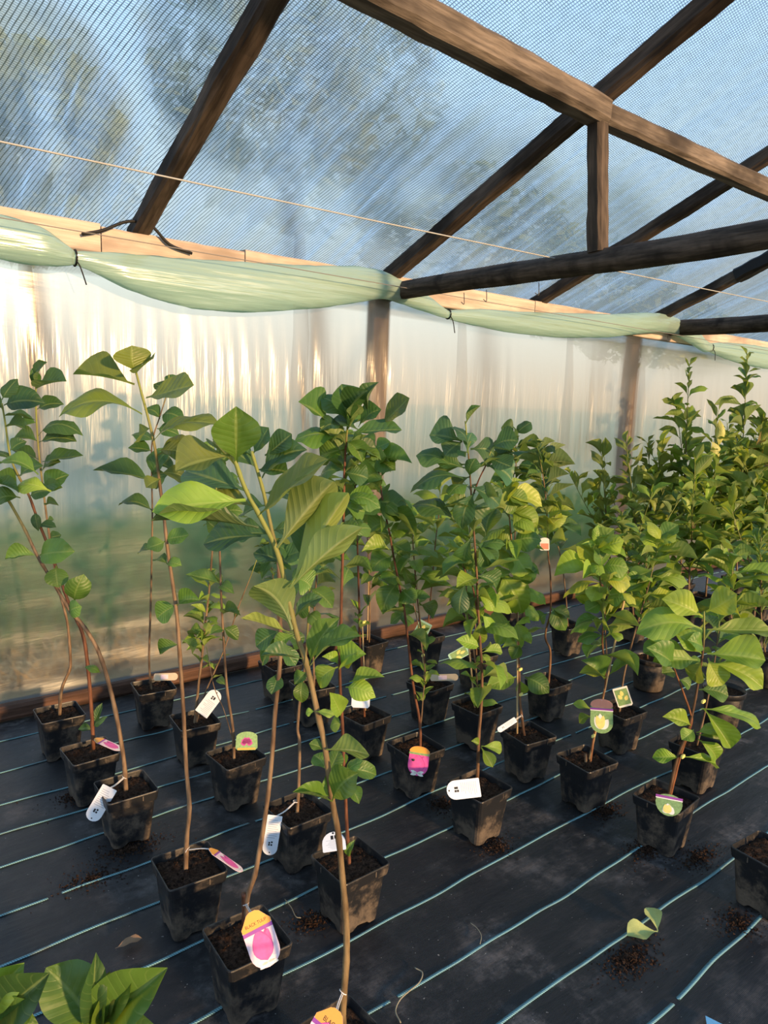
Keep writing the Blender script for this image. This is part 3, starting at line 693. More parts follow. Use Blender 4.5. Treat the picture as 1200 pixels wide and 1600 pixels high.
def soil_mesh(seed, half, rnd=False):
    n = 14; v, f = [], []
    for j in range(n + 1):
        for i in range(n + 1):
            x, y = -1 + 2 * i / n, -1 + 2 * j / n
            if rnd:   # square to disc
                X, Y = x * math.sqrt(1 - y * y / 2), y * math.sqrt(1 - x * x / 2)
            else: X, Y = x, y
            e = max(abs(x), abs(y)); z = noise.noise(Vector((X * 3, Y * 3, seed))) * 0.008 + noise.noise(Vector((X * 9, Y * 9, seed))) * 0.006 - (0.006 if e > 0.99 else 0)
            if not rnd and abs(x) > .99 and abs(y) > .99: X *= 0.95; Y *= 0.95
            v.append((X * half, Y * half, z))
    for j in range(n):
        for i in range(n): f.append((j * (n + 1) + i, j * (n + 1) + i + 1, (j + 1) * (n + 1) + i + 1, (j + 1) * (n + 1) + i))
    # crumbs of bark and peat on top
    random.seed(seed)
    for k in range(90):
        a, b = random.uniform(-.85, .85), random.uniform(-.85, .85)
        if rnd and a * a + b * b > .7: continue
        q = random.uniform(.0022, .0055); c = Vector((a * half, b * half, 0.004 + noise.noise(Vector((a * 3, b * 3, seed))) * 0.008)); bs = len(v)
        d = [Vector((random.gauss(0, 1), random.gauss(0, 1), random.gauss(0, .6))).normalized() * q * random.uniform(.6, 1.3) for _ in range(4)]
        v += [tuple(c + x) for x in d]; f += [(bs, bs + 1, bs + 2), (bs, bs + 2, bs + 3), (bs, bs + 3, bs + 1), (bs + 1, bs + 3, bs + 2)]
    m = mesh_from('soil', v, f); m.materials.append(SOIL); m.polygons.foreach_set('use_smooth', [True] * len(m.polygons)); return m
SOILS = [soil_mesh(i, 0.0765) for i in range(5)]; RSOILS = [soil_mesh(20 + i, 0.086, True) for i in range(2)]
tab_bm = bmesh.new(); bmesh.ops.create_cube(tab_bm, size=1)
for v_ in tab_bm.verts: v_.co = Vector((v_.co.x * 0.003, v_.co.y * 0.003, v_.co.z * 0.016))
tab_me = bm_mesh('rim_tab', tab_bm); tab_me.materials.append(POT)
def child(name, me, parent, loc=(0, 0, 0), rz_=0.0):
    o = bpy.data.objects.new(name, me); COL.objects.link(o); o.parent = parent; o.location = loc; o.rotation_euler.z = rz_; return o
def make_pot(root, deg):
    a = math.radians(deg)
    p = child('pot', body_me, root, (0, 0, 0), a); child('rim', rim_me, p)
    for sx, sy in ((0.35, -1), (-1, 0.3)):
        child('rim_tab', tab_me, p, (sx * 0.0815, sy * 0.0815, 0.161))
    child('soil', random.choice(SOILS), root, (0, 0, 0.158), a + random.choice((0, 1, 2, 3)) * math.pi / 2)
def circ(r, z, n=32): return [Vector((r * math.cos(2 * math.pi * k / n), r * math.sin(2 * math.pi * k / n), z)) for k in range(n)]
rbody_me = loft('round_pot_body', [circ(0.070, 0.0), circ(0.074, 0.004), circ(0.089, 0.150), circ(0.088, 0.152)])
rrim_me = loft('round_pot_rim', [circ(0.089, 0.146), circ(0.0945, 0.148), circ(0.096, 0.172), circ(0.095, 0.175), circ(0.0925, 0.175), circ(0.089, 0.150)], False)
for m_ in (rbody_me, rrim_me):
    m_.materials.append(POT); m_.polygons.foreach_set('use_smooth', [True] * len(m_.polygons))
def make_round_pot(root):
    p = child('pot', rbody_me, root); child('rim', rrim_me, p); child('soil', random.choice(RSOILS), root, (0, 0, 0.156))

# ------------------------------------------------------------------ potted saplings
random.seed(11)
BR, RED, GR = (1.0, 1.0, 1.0), (0.75, 0.45, 0.38), (1.05, 1.1, 0.9)
# --- column beside the film wall
p = Plant((0.675, 2.92), 'thin-stemmed sapling with a kinked pale base, back pot of the wall row', col=DARK)
p.stem([(93, 1108), (96, 1078), (108, 1048), (110, 1030), (105, 972), (92, 920), (79, 850), (68, 770), (60, 700), (56, 632), (57, 590)], .0075, .003, .35)
for a in [(56, 608, 104, 596, 22, 30), (57, 606, 50, 575, 12, 60), (57, 600, 74, 566, 10, 40), (54, 656, 6, 650, 11, 15), (60, 682, 130, 681, 9, 15), (60, 692, 120, 690, 18, 30), (66, 722, 130, 712, 18, 35),
          (60, 718, 15, 702, 11, 20), (58, 640, 100, 632, 16, 35), (68, 764, 108, 742, 24, 45), (64, 738, 95, 722, 12, 30), (68, 770, 98, 762, 14, 45), (71, 790, 92, 790, 10, 50), (74, 812, 84, 812, 8, 50), (76, 840, 96, 836, 14, 50),
          (60, 690, 22, 684, 12, 30), (58, 660, 36, 668, 12, 40)]: p.leaf(*a, kind='ovate')
p = Plant((0.683, 2.53), 'sapling with reddish stem and small shoot at its foot, middle pot of the wall row', col=DARK)
p.stem([(146, 1160), (143, 1110), (137, 1040), (129, 990), (112, 954), (98, 916), (80, 865), (60, 815), (46, 776), (30, 746), (16, 712), (8, 660), (3, 630)], .008, .003, .35, RED)
for a in [(6, 634, 70, 630, 28, 40), (20, 720, -20, 712, 14, 30), (3, 625, 28, 592, 18, 50), (4, 640, -30, 620, 20, 30), (8, 668, 40, 672, 16, 30), (30, 745, 68, 728, 16, 45), (46, 776, 80, 768, 22, 55), (146, 1130, 160, 1098, 11, 60), (146, 1135, 168, 1120, 9, 50), (144, 1140, 122, 1140, 9, 50),
          (62, 818, 88, 824, 12, 40), (55, 800, 60, 830, 12, 60), (16, 705, 42, 690, 14, 45), (30, 745, -6, 742, 16, 35)]: p.leaf(*a, kind='ovate')
p = Plant((0.71, 2.22), 'leaning sapling with few rounded leaves, front pot of the wall row', col=MIDG)
p.stem([(197, 1228), (193, 1185), (180, 1110), (165, 1050), (150, 1010), (128, 975), (110, 955), (80, 905), (58, 868), (40, 830), (15, 785), (-5, 755), (-30, 700)], .0085, .004, .3)
for a in [(62, 868, 117, 862, 31, 60), (60, 868, 8, 874, 13, 40), (88, 884, 91, 918, 28, 70), (117, 938, 131, 897, 32, 75), (110, 957, 128, 948, 22, 60), (157, 1052, 132, 1043, 13, 50)]: p.leaf(*a, kind='round', dt=0.02)
for a in [(60, 742, -5, 728, 20, 35), (32, 778, -12, 790, 22, 50), (30, 770, -8, 742, 20, 50), (14, 783, -20, 800, 14, 40), (-4, 756, 30, 768, 18, 45)]: p.leaf(*a, kind='ovate')
p.leaf(80, 768, 28, 758, 30, 65, col=BRIGHT)
# --- second column
p = Plant((1.081, 2.98), 'slim straight sapling with a long faded tag lying on its soil by the wall', col=DARK)
p.stem([(237, 1074), (233, 1035), (235, 960), (237, 880), (238, 800), (237, 740), (238, 690), (250, 650), (262, 610), (264, 585)], .0055, .0022, .2)
for a in [(238, 752, 145, 735, 27, 35), (240, 800, 185, 790, 17, 40), (238, 745, 268, 700, 20, 45), (252, 650, 290, 660, 20, 40), (250, 655, 225, 640, 16, 40), (262, 612, 285, 590, 16, 40), (262, 612, 240, 600, 14, 40),
          (240, 720, 272, 735, 20, 50), (238, 705, 200, 700, 14, 30), (240, 690, 205, 680, 12, 20), (245, 670, 280, 680, 18, 50), (240, 760, 262, 742, 16, 45), (237, 860, 216, 866, 10, 30), (238, 795, 250, 812, 12, 50)]: p.leaf(*a, kind='ovate')
p = Plant((1.098, 2.569), 'bushy-footed sapling with several thin stems and an upright white oval tag', col=MIDG)
p.stem([(303, 1130), (309, 1080), (315, 1030), (320, 980), (326, 930), (331, 870), (334, 820), (338, 760), (340, 700)], .006, .0025, .3)
p.stem([(305, 1128), (318, 1090), (335, 1050), (352, 1010), (372, 950), (390, 905), (402, 872)], .004, .002, .2)
p.stem([(306, 1126), (312, 1060), (318, 1010), (322, 985)], .003, .0015, .8)
p.auto(0, .30, .55, 12, .075, 15, 'ovate', .5, BRIGHT); p.auto(0, .72, 1, 11, .11, 15, 'ovate', .5, MIDG); p.auto(2, .4, 1, 9, .06, 20, 'ovate', .5, BRIGHT); p.auto(1, .3, .6, 5, .04, 15, 'ovate', .5, BRIGHT)
p = Plant((1.102, 2.214), 'sapling with one thin side stem and a purple-flower tag standing in its soil', col=MIDG)
p.stem([(366, 1182), (364, 1140), (355, 1080), (350, 1010), (346, 940), (343, 850), (342, 790), (341, 740)], .0065, .0028, .15)
p.stem([(365, 1150), (350, 1110), (335, 1075), (328, 1040), (322, 1010)], .002, .0012, .2)
for a in [(345, 912, 290, 898, 12, 30), (344, 915, 366, 928, 14, 40), (348, 980, 372, 1000, 20, 60), (350, 985, 328, 992, 12, 45), (348, 960, 376, 962, 14, 40), (344, 830, 322, 812, 24, 60), (343, 808, 380, 800, 20, 40), (342, 790, 312, 775, 22, 40), (341, 760, 372, 745, 24, 40), (341, 745, 335, 712, 20, 60), (342, 770, 368, 782, 22, 50),
          (340, 1060, 352, 1070, 10, 50)]: p.leaf(*a, kind='ovate')
p = Plant((0.719, 1.725), 'tall single-stemmed sapling with big arching leaves above a long bare lower stem', col=OLIVE)
p.stem([(290, 1354), (292, 1305), (296, 1260), (291, 1200), (286, 1100), (280, 1010), (275, 950), (262, 860), (257, 815), (250, 760), (242, 700), (232, 655), (220, 610), (211, 575)], .0075, .003, .32)
for a in [(212, 582, 206, 540, 46, 70), (210, 602, 114, 585, 30, 25), (222, 648, 92, 652, 22, 20), (228, 622, 303, 602, 32, 28), (240, 690, 344, 664, 24, 30), (246, 712, 302, 692, 32, 50), (246, 705, 300, 716, 22, 45), (212, 585, 240, 560, 20, 30),
          (252, 748, 228, 762, 16, 30), (236, 668, 218, 690, 14, 40), (250, 740, 290, 748, 20, 45)]: p.leaf(*a, hero=True, kind='obovate')
for a in [(258, 842, 295, 836, 22, 60), (258, 846, 230, 856, 22, 60), (262, 882, 243, 876, 14, 40), (262, 880, 284, 884, 12, 40), (275, 946, 245, 966, 28, 70), (278, 946, 313, 938, 22, 60), (281, 1006, 250, 1022, 15, 45), (283, 1000, 300, 1022, 12, 30)]: p.leaf(*a, kind='round', col=MIDG)
p = Plant((0.725, 1.393), 'sapling cut back beside a stub, with a large pink-tulip tag hanging over its pot', col=DARK)
p.stem([(383, 1440), (386, 1405), (398, 1368), (405, 1330), (412, 1290), (420, 1230), (425, 1180), (430, 1110), (437, 1040), (438, 980), (437, 920), (434, 870), (425, 830), (412, 770), (402, 735), (393, 705)], .0072, .004, .28)
p.stem([(383, 1446), (382, 1420), (381, 1396)], .0075, .007, 0, RED, name='stub')
for a in [(410, 748, 480, 703, 40, 50), (414, 712, 456, 678, 30, 50), (402, 735, 450, 738, 26, 40), (412, 770, 470, 772, 24, 30), (400, 730, 360, 700, 30, 50), (395, 710, 420, 668, 24, 50), (395, 712, 350, 690, 24, 30), (415, 790, 380, 802, 24, 40), (425, 835, 372, 838, 24, 40), (425, 830, 476, 826, 26, 50), (434, 872, 480, 858, 28, 55), (434, 880, 398, 868, 20, 30),
          (430, 850, 470, 880, 26, 50), (437, 905, 460, 935, 24, 60), (438, 985, 400, 1010, 26, 60), (438, 990, 410, 1035, 22, 60), (440, 985, 470, 1012, 20, 60), (437, 1000, 462, 1040, 22, 65), (434, 1050, 424, 1085, 22, 70)]: p.leaf(*a, hero=True, kind='obovate', db=-0.02)
# --- third column
p = Plant((1.108, 1.796), 'sapling with a kinked thin stem and a white tag dangling at its pot edge', col=MIDG)
p.stem([(464, 1266), (467, 1220), (468, 1160), (465, 1138), (469, 1090), (474, 1060), (479, 1010), (483, 940), (485, 880), (487, 820)], .0062, .0026, .4)
for a in [(474, 1062, 472, 1098, 20, 75), (478, 1050, 460, 1070, 16, 60), (484, 920, 520, 950, 22, 60), (485, 880, 512, 870, 28, 60), (484, 900, 458, 912, 26, 55), (487, 850, 520, 838, 26, 45), (487, 830, 462, 810, 24, 45), (482, 960, 500, 975, 20, 60), (487, 822, 492, 785, 24, 60), (483, 935, 470, 965, 24, 60)]: p.leaf(*a, kind='round')
p = Plant((1.097, 1.492), 'tall red-brown stemmed sapling with dense dark crown and white tag by the soil', col=DARK)
p.stem([(547, 1346), (542, 1290), (538, 1200), (535, 1130), (531, 1050), (533, 960), (535, 880), (537, 800), (538, 740), (541, 690), (545, 648)], .0062, .0028, .12, RED)
for a in [(545, 662, 534, 600, 40, 65), (546, 660, 500, 620, 24, 50), (512, 660, 466, 628, 28, 35), (538, 690, 460, 690, 20, 25), (540, 700, 500, 712, 30, 55), (548, 676, 628, 672, 24, 30), (560, 668, 596, 640, 18, 40), (575, 645, 592, 597, 18, 55), (560, 672, 520, 655, 20, 30), (548, 655, 575, 610, 24, 55), (540, 700, 575, 702, 28, 60), (540, 712, 590, 715, 24, 50),
          (541, 690, 566, 722, 24, 65), (538, 735, 500, 745, 32, 55), (538, 738, 575, 748, 26, 50), (538, 760, 500, 775, 22, 45), (537, 790, 570, 800, 30, 60), (537, 780, 585, 775, 28, 45), (536, 800, 510, 812, 24, 55), (540, 672, 500, 674, 18, 30)]: p.leaf(*a, kind='obovate', col=random.choice((DARK, DARK, MIDG)))
p.leaf(597, 662, 640, 622, 28, 45, db=-0.05, kind='obovate', col=OLIVE); 
for a in [(531, 1040, 572, 1022, 40, 60), (546, 1066, 601, 1058, 22, 50), (540, 1074, 587, 1090, 28, 60), (529, 1042, 500, 1074, 28, 65), (529, 1038, 503, 1026, 12, 40), (533, 1120, 515, 1082, 22, 65), (534, 1132, 516, 1136, 20, 60), (540, 1206, 568, 1188, 18, 50), (543, 1200, 588, 1211, 22, 60), (544, 1230, 561, 1256, 20, 70), (538, 1200, 522, 1176, 20, 60), (533, 1040, 560, 1010, 26, 55), (545, 1340, 555, 1312, 9, 50)]: p.leaf(*a, kind='ovate', col=BRIGHT if a[1] < 1150 else MIDG)
p.auto(0, .55, .98, 20, .085, 5, 'obovate', .5, MIDG, 20)
# hero plant in the pot at the lower edge
p = Plant((0.749, 1.030), 'leaning leafy sapling with large pale-veined leaves and orange-headed tag tied low', col=MIDG, rot=3)
p.stem([(536, 1620), (536, 1575), (541, 1500), (541, 1440), (535, 1370), (528, 1300), (519, 1252), (508, 1170), (493, 1100), (478, 1035), (462, 985), (447, 920), (433, 862), (408, 810), (384, 765), (368, 722), (358, 695)], .0080, .0042, .50, GR)
HL = [(369, 724, 369, 635, 58, 75, 0.0, 0.03, MIDG), (360, 712, 274, 736, 46, 40, 0, .04, OLIVE), (388, 768, 290, 736, 52, 55, -.03, -.04, BLUEG), (384, 782, 238, 800, 56, 58, .02, .05, BRIGHT), (404, 826, 236, 814, 24, 30, .02, .05, BLUEG), (408, 838, 318, 850, 34, 40, -.02, -.02, BLUEG),
      (402, 808, 513, 718, 34, 30, 0, .02, OLIVE), (433, 857, 521, 752, 54, -70, .02, .04, OLIVE), (453, 918, 544, 770, 40, -75, .02, .05, YEL), (453, 920, 566, 824, 32, -50, .03, .04, MIDG), (464, 905, 486, 918, 36, 70, -.02, 0, MIDG), (450, 882, 396, 864, 22, 35, -.02, -.02, BLUEG), (468, 872, 480, 816, 30, 60, -.02, -.02, BLUEG),
      (456, 985, 396, 916, 60, -65, .01, .03, MIDG), (452, 988, 376, 966, 16, -35, .02, .05, YEL), (459, 968, 505, 934, 24, 45, 0, -.02, DARK), (472, 1030, 408, 1025, 18, 35, .02, .03, DARK), (484, 1040, 530, 966, 26, 55, 0, .01, MIDG), (486, 1040, 564, 994, 12, 25, .02, .05, MIDG), (462, 992, 428, 1010, 18, 50, 0, 0, BRIGHT),
      (358, 700, 350, 664, 10, 50, 0, .02, YEL), (366, 726, 332, 690, 26, 40, -.03, -.05, OLIVE), (396, 792, 330, 772, 30, 45, -.03, 0, OLIVE),
      (493, 1112, 522, 1118, 12, 50, .01, 0, BRIGHT), (492, 1112, 478, 1116, 10, 50, 0, 0, BRIGHT), (510, 1172, 577, 1180, 24, -40, .01, .03, MIDG), (508, 1172, 483, 1162, 14, 40, 0, 0, MIDG), (519, 1253, 457, 1238, 16, 45, .02, .05, MIDG), (520, 1252, 560, 1208, 40, 60, .01, .03, MIDG), (518, 1250, 511, 1206, 24, 60, -.01, 0, MIDG), (510, 1205, 490, 1180, 22, 60, -.02, -.02, MIDG), (512, 1210, 530, 1172, 24, 60, -.02, -.02, MIDG)]
for bx, by, tx, ty, w, r, db, dt, c in HL: p.leaf(bx, by, tx, ty, w, r, db, dt, 'obovate', c, hero=True)
# --- middle columns
p = Plant((1.695, 2.238), 'sapling with a white square card against its stem, in front of the thick-log wall post', col=BRIGHT)
p.stem([(570, 1116), (566, 1050), (562, 995), (561, 940), (558, 834), (556, 780), (554, 730), (553, 690)], .006, .0026, .12, RED)
p.auto(0, .52, 1, 22, .115, 8, 'ovate', .52, MIDG, 18); p.auto(0, .28, .40, 5, .05, 25, 'ovate', .5, BRIGHT); p.stake((571, 1110), (566, 970), .003)
p.clip((569, 972))
p = Plant((1.693, 2.933), 'short-crowned sapling in a big shaded pot at the wall foot behind the hanging leaves', col=MIDG)
p.stem([(440, 1040), (436, 980), (430, 930), (424, 880), (422, 850)], .005, .002, .3); p.auto(0, .45, 1, 13, .10, 5, 'ovate', .5, MIDG)
p = Plant((1.683, 2.625), 'sapling with a pale knobbly foot, in the pot behind the card-marked sapling', col=MIDG)
p.stem([(491, 1066), (490, 1035), (488, 1000), (492, 940), (496, 880), (500, 820), (503, 780)], .006, .0025, .3); p.auto(0, .45, 1, 16, .11, 8, 'ovate', .52, MIDG)
p = Plant((2.259, 2.977), 'sapling against the wall foot, left of the green-card sapling, with a small faded tag', col=MIDG)
p.stem([(577, 1000), (578, 950), (577, 900), (574, 840), (572, 790)], .005, .002, .3); p.auto(0, .35, 1, 15, .11, 5, 'ovate', .52, MIDG); p.stake((574, 1000), (576, 900), .003)
p = Plant((2.602, 2.896), 'slender sapling with a green picture card clipped to its stake by the wall', col=BRIGHT)
p.stem([(668, 985), (672, 940), (676, 900), (680, 850), (686, 800), (688, 760)], .005, .002, .2, RED); p.auto(0, .35, 1, 18, .12, 8, 'ovate', .5, BRIGHT)
p = Plant((2.151, 2.346), 'double-staked sapling with a flat beige tag lying on its pot rim', col=BRIGHT)
p.stem([(666, 1066), (662, 1020), (656, 970), (650, 910), (646, 860), (642, 800)], .0055, .0024, .2, RED); p.auto(0, .45, 1, 20, .125, 5, 'ovate', .52, BRIGHT, 18); p.auto(0, .05, .3, 7, .06, 25, 'ovate', .5, BRIGHT)
p.stake((664, 1060), (650, 900), .004); p.clip((661, 1024))
p = Plant((1.695, 1.91), 'forked sapling with a pink-flower orange-topped tag standing on its pot rim', col=MIDG)
p.stem([(657, 1170), (656, 1130), (648, 1085), (643, 1050), (638, 1005), (632, 955), (622, 905), (615, 870), (608, 830), (600, 795), (594, 755), (588, 715), (585, 690)], .0062, .0026, .15, RED)
p.stem([(657, 1138), (661, 1090), (664, 1050), (658, 1005), (650, 960), (640, 920)], .003, .0018, .1)
for a in [(582, 786, 636, 808, 34, 35), (585, 770, 555, 790, 26, 45), (590, 735, 560, 752, 30, 55), (590, 730, 644, 724, 22, 40), (588, 715, 618, 735, 26, 60), (598, 785, 560, 805, 30, 55), (606, 815, 575, 830, 24, 50), (610, 850, 640, 872, 20, 50), (612, 860, 565, 862, 14, 30), (615, 870, 582, 893, 30, 65), (620, 900, 594, 905, 14, 20), (622, 912, 598, 960, 30, 75), (628, 920, 650, 942, 26, 60), (600, 800, 650, 842, 16, 40), (608, 830, 640, 825, 20, 45), (630, 960, 610, 975, 12, 50), (586, 700, 610, 690, 18, 40), (586, 700, 560, 690, 20, 40)]: p.leaf(*a, kind='ovate', col=random.choice((MIDG, MIDG, BRIGHT)))
p.auto(1, .15, .4, 7, .05, 25, 'ovate', .5, BRIGHT)
p.auto(0, .35, .95, 18, .10, 0, 'ovate', .5, MIDG, 20)
p = Plant((2.626, 2.515), 'sapling with a curled glassy-green label pointing out over its dark pot', col=BRIGHT)
p.stem([(745, 1016), (742, 960), (738, 900), (735, 850), (733, 800)], .005, .002, .2); p.auto(0, .35, 1, 17, .12, 5, 'ovate', .5, BRIGHT)
p = Plant((2.161, 2.051), 'low-leaved sapling tied to a bamboo stake with a yellow clip above its soil', col=BRIGHT)
p.stem([(748, 1098), (744, 1050), (738, 1000), (732, 960), (728, 910), (724, 860)], .005, .002, .2); p.auto(0, .0, .25, 9, .075, 20, 'ovate', .5, BRIGHT); p.auto(0, .5, 1, 16, .125, 5, 'ovate', .52, BRIGHT, 18)
p.stake((742, 1108), (728, 960), .004); p.clip((742, 1080))
p = Plant((1.69, 1.57), 'tall sapling with dark drooping leaves and a white tag propped on its rim', col=DARK)
p.stem([(745, 1232), (747, 1185), (748, 1150), (752, 1100), (753, 1050), (750, 1000), (747, 950), (745, 900), (742, 850), (738, 800), (735, 750), (731, 700), (727, 658)], .0068, .0025, .12, (0.85, 0.7, 0.6))
p.stem([(747, 950), (738, 915), (728, 895), (722, 880)], .003, .002, .1, RED, 'branch'); p.stem([(735, 775), (748, 750), (760, 725), (768, 700)], .003, .002, .3, RED, 'branch')
for a in [(727, 664, 751, 634, 9, 50), (722, 690, 671, 680, 32, 45), (706, 730, 650, 712, 24, 40), (726, 732, 682, 722, 24, 45), (735, 702, 772, 712, 36, 55), (730, 706, 738, 676, 18, 60), (724, 748, 641, 770, 32, 40), (735, 746, 744, 716, 18, 60), (712, 815, 644, 790, 38, 45), (742, 770, 722, 828, 28, 70), (738, 838, 728, 890, 28, 75), (760, 838, 776, 794, 36, 65), (745, 850, 763, 885, 28, 70), (728, 912, 718, 960, 24, 75),
          (722, 690, 695, 712, 26, 60), (735, 760, 780, 790, 26, 50), (768, 700, 810, 690, 26, 40), (766, 715, 800, 730, 26, 45), (742, 850, 780, 868, 26, 50), (745, 900, 775, 920, 28, 60), (747, 930, 722, 945, 24, 60), (730, 700, 705, 668, 18, 40), (735, 745, 715, 775, 22, 50), (760, 728, 800, 752, 30, 45)]: p.leaf(*a, kind='obovate', col=random.choice((DARK, DARK, BLUEG)))
for a in [(751, 968, 751, 1006, 20, 75), (752, 960, 772, 985, 18, 60), (753, 1020, 785, 1020, 12, 40), (753, 1025, 762, 1040, 10, 50), (752, 1166, 784, 1172, 15, 55), (752, 1168, 770, 1199, 20, 70), (750, 1164, 736, 1158, 8, 50), (747, 930, 770, 955, 26, 60)]: p.leaf(*a, kind='obovate', col=BRIGHT)
p.auto(0, .30, .62, 12, .10, -5, 'ovate', .5, BRIGHT, 20); p.auto(0, .55, .9, 10, .11, 5, 'obovate', .5, MIDG, 18)
p = Plant((2.14, 1.745), 'sapling on a bamboo stake with two yellow clips and a long white tag', col=BRIGHT)
p.stem([(821, 1148), (813, 1100), (811, 1050), (809, 980), (806, 900), (800, 850), (795, 800), (790, 770)], .0062, .0024, .2, (0.9, 0.7, 0.6)); p.stake((808, 1146), (809, 955), .004); p.clip((813, 1046)); p.clip((814, 1085))
for a in [(808, 1058, 760, 1075, 24, 50), (820, 1058, 858, 1083, 28, 60), (812, 1062, 814, 1084, 17, 75), (780, 893, 813, 960, 42, 70), (796, 970, 777, 1011, 21, 70), (808, 970, 812, 1003, 24, 75), (818, 945, 842, 970, 16, 60), (812, 1006, 800, 1030, 18, 70), (815, 985, 830, 1006, 12, 60), (800, 850, 846, 845, 30, 50), (800, 860, 830, 905, 32, 65), (800, 850, 770, 838, 30, 50), (796, 800, 838, 830, 36, 55), (792, 785, 770, 800, 30, 50), (806, 905, 778, 930, 30, 60), (806, 905, 840, 890, 28, 50),
          (792, 775, 825, 790, 24, 50), (790, 772, 812, 800, 26, 60), (803, 870, 775, 880, 28, 60)]: p.leaf(*a, kind='ovate', col=random.choice((BRIGHT, BRIGHT, MIDG)))
for a in [(790, 775, 847, 792, 20, 40), (790, 780, 812, 755, 16, 45)]: p.leaf(*a, kind='ovate', col=YEL)
p.auto(0, .35, 1, 22, .11, 0, 'ovate', .5, BRIGHT, 20)
p = Plant((2.647, 2.059), 'kinked-stem sapling with narrow dark paired leaves rising past a small red tag', col=DARK)
p.stem([(857, 1068), (860, 1020), (853, 1000), (853, 985), (860, 955), (860, 900), (856, 860), (855, 815), (852, 770), (846, 730), (840, 695)], .0062, .0022, .15, (0.95, 0.75, 0.6))
for a in [(861, 948, 884, 985, 24, 60), (862, 950, 890, 968, 16, 45), (855, 960, 846, 972, 18, 60)]: p.leaf(*a, kind='ovate', col=MIDG)
p.auto(0, .72, 1, 22, .12, 12, 'lance', .34, DARK, 10); p.auto(0, .62, .72, 8, .12, 25, 'ovate', .45, YEL)
p = Plant((3.42, 2.99), 'sapling with dark spoon-shaped leaves standing clear above the others before the wall', col=DARK)
p.stem([(803, 952), (804, 860), (806, 780), (806, 720), (804, 672)], .006, .0022, .2)
for a in [(804, 676, 783, 668, 18, 45), (806, 678, 830, 660, 16, 45), (806, 705, 768, 695, 18, 40), (804, 712, 776, 712, 18, 50), (806, 700, 836, 690, 12, 30), (806, 690, 800, 666, 8, 50), (806, 730, 850, 735, 26, 45), (806, 740, 774, 748, 24, 45)]: p.leaf(*a, kind='round')
p.auto(0, .35, .9, 20, .14, 8, 'ovate', .48, MIDG)
p = Plant((3.468, 2.582), 'leafy sapling in the dark pot behind the kinked-stem sapling', col=BRIGHT)
p.stem([(888, 975), (884, 930), (878, 880), (866, 830), (858, 790), (850, 745), (846, 710)], .005, .002, .2); p.auto(0, .4, 1, 26, .14, 10, 'obovate', .5, MIDG)
p = Plant((2.163, 1.48), 'yellow-green sapling on a long bamboo stake with a yellow-magnolia picture tag', col=YEL)
p.stem([(922, 1188), (928, 1150), (938, 1105), (946, 1070), (945, 1040), (941, 1000), (945, 950), (938, 910), (934, 880), (930, 850)], .0055, .0024, .25, (1.0, 0.7, 0.55)); p.stem([(950, 1030), (946, 990), (944, 960), (950, 930), (956, 900)], .003, .002, .3)
p.stem([(916, 1188), (915, 1178)], .006, .005, 0, name='stub'); p.stake((921, 1186), (975, 939), .004); p.clip((927, 1150))
for a in [(944, 1062, 908, 1032, 18, 50), (944, 1062, 905, 1052, 16, 45), (950, 1056, 985, 1032, 18, 50), (925, 1108, 895, 1100, 14, 40), (926, 1120, 905, 1130, 14, 50), (945, 995, 902, 1003, 14, 35), (942, 972, 898, 980, 12, 30), (950, 988, 974, 998, 12, 40), (938, 912, 880, 935, 20, 35), (938, 910, 924, 940, 22, 65), (936, 900, 910, 868, 24, 55), (934, 890, 866, 900, 24, 40), (946, 940, 975, 935, 26, 50), (940, 940, 915, 955, 22, 60), (936, 890, 928, 855, 22, 60), (938, 890, 982, 890, 24, 45), (934, 880, 900, 850, 26, 50), (932, 855, 935, 820, 14, 65), (932, 860, 975, 845, 26, 50), (932, 862, 960, 826, 20, 55), (938, 900, 985, 915, 24, 50)]: p.leaf(*a, kind='obovate', col=random.choice((BRIGHT, YEL, BRIGHT, MIDG)))
p.auto(0, .5, 1, 22, .10, 12, 'obovate', .46, BRIGHT, 20); p.auto(1, .3, 1, 10, .09, 15, 'obovate', .46, YEL, 20)
p = Plant((2.662, 1.673), 'sapling whose small square card leans from its stem over the soil', col=BRIGHT)
p.stem([(968, 1110), (974, 1060), (986, 1010), (1000, 960), (1012, 920), (1022, 880), (1030, 850)], .0055, .0022, .3)
for a in [(1020, 890, 985, 905, 24, 50), (1022, 885, 1065, 860, 24, 50), (1018, 905, 978, 925, 24, 50), (1020, 900, 1062, 915, 22, 50), (1030, 852, 1010, 815, 20, 55), (1030, 852, 1060, 820, 20, 55), (1010, 930, 1050, 935, 20, 45), (1008, 935, 975, 950, 20, 45), (1028, 860, 1000, 842, 20, 50), (1028, 862, 1068, 850, 16, 40)]: p.leaf(*a, kind='obovate', col=random.choice((BRIGHT, MIDG, YEL)))
p.auto(0, .45, 1, 24, .12, 15, 'obovate', .45, BRIGHT)
p = Plant((3.393, 1.984), 'sapling in a pale dusty round pot behind the leaning card', col=BRIGHT, pot='round')
p.stem([(1012, 1022), (1013, 970), (1012, 930), (1010, 880), (1006, 830)], .006, .0024, .3); p.auto(0, .3, 1, 30, .15, 15, 'obovate', .42, MIDG, 18)
p = Plant((2.17, 1.164), 'broad-leaved bright sapling with two leaning stems and a creamy-flower tag on its rim', col=BRIGHT)
p.stem([(1044, 1240), (1058, 1185), (1072, 1150), (1083, 1110), (1092, 1060), (1098, 1020), (1100, 990), (1100, 955)], .0062, .003, .25, (0.6, 0.5, 0.45))
p.stem([(1047, 1240), (1062, 1185), (1080, 1130), (1078, 1112), (1065, 1075), (1052, 1040), (1043, 1000)], .005, .0025, .2, (1.1, 0.65, 0.45))
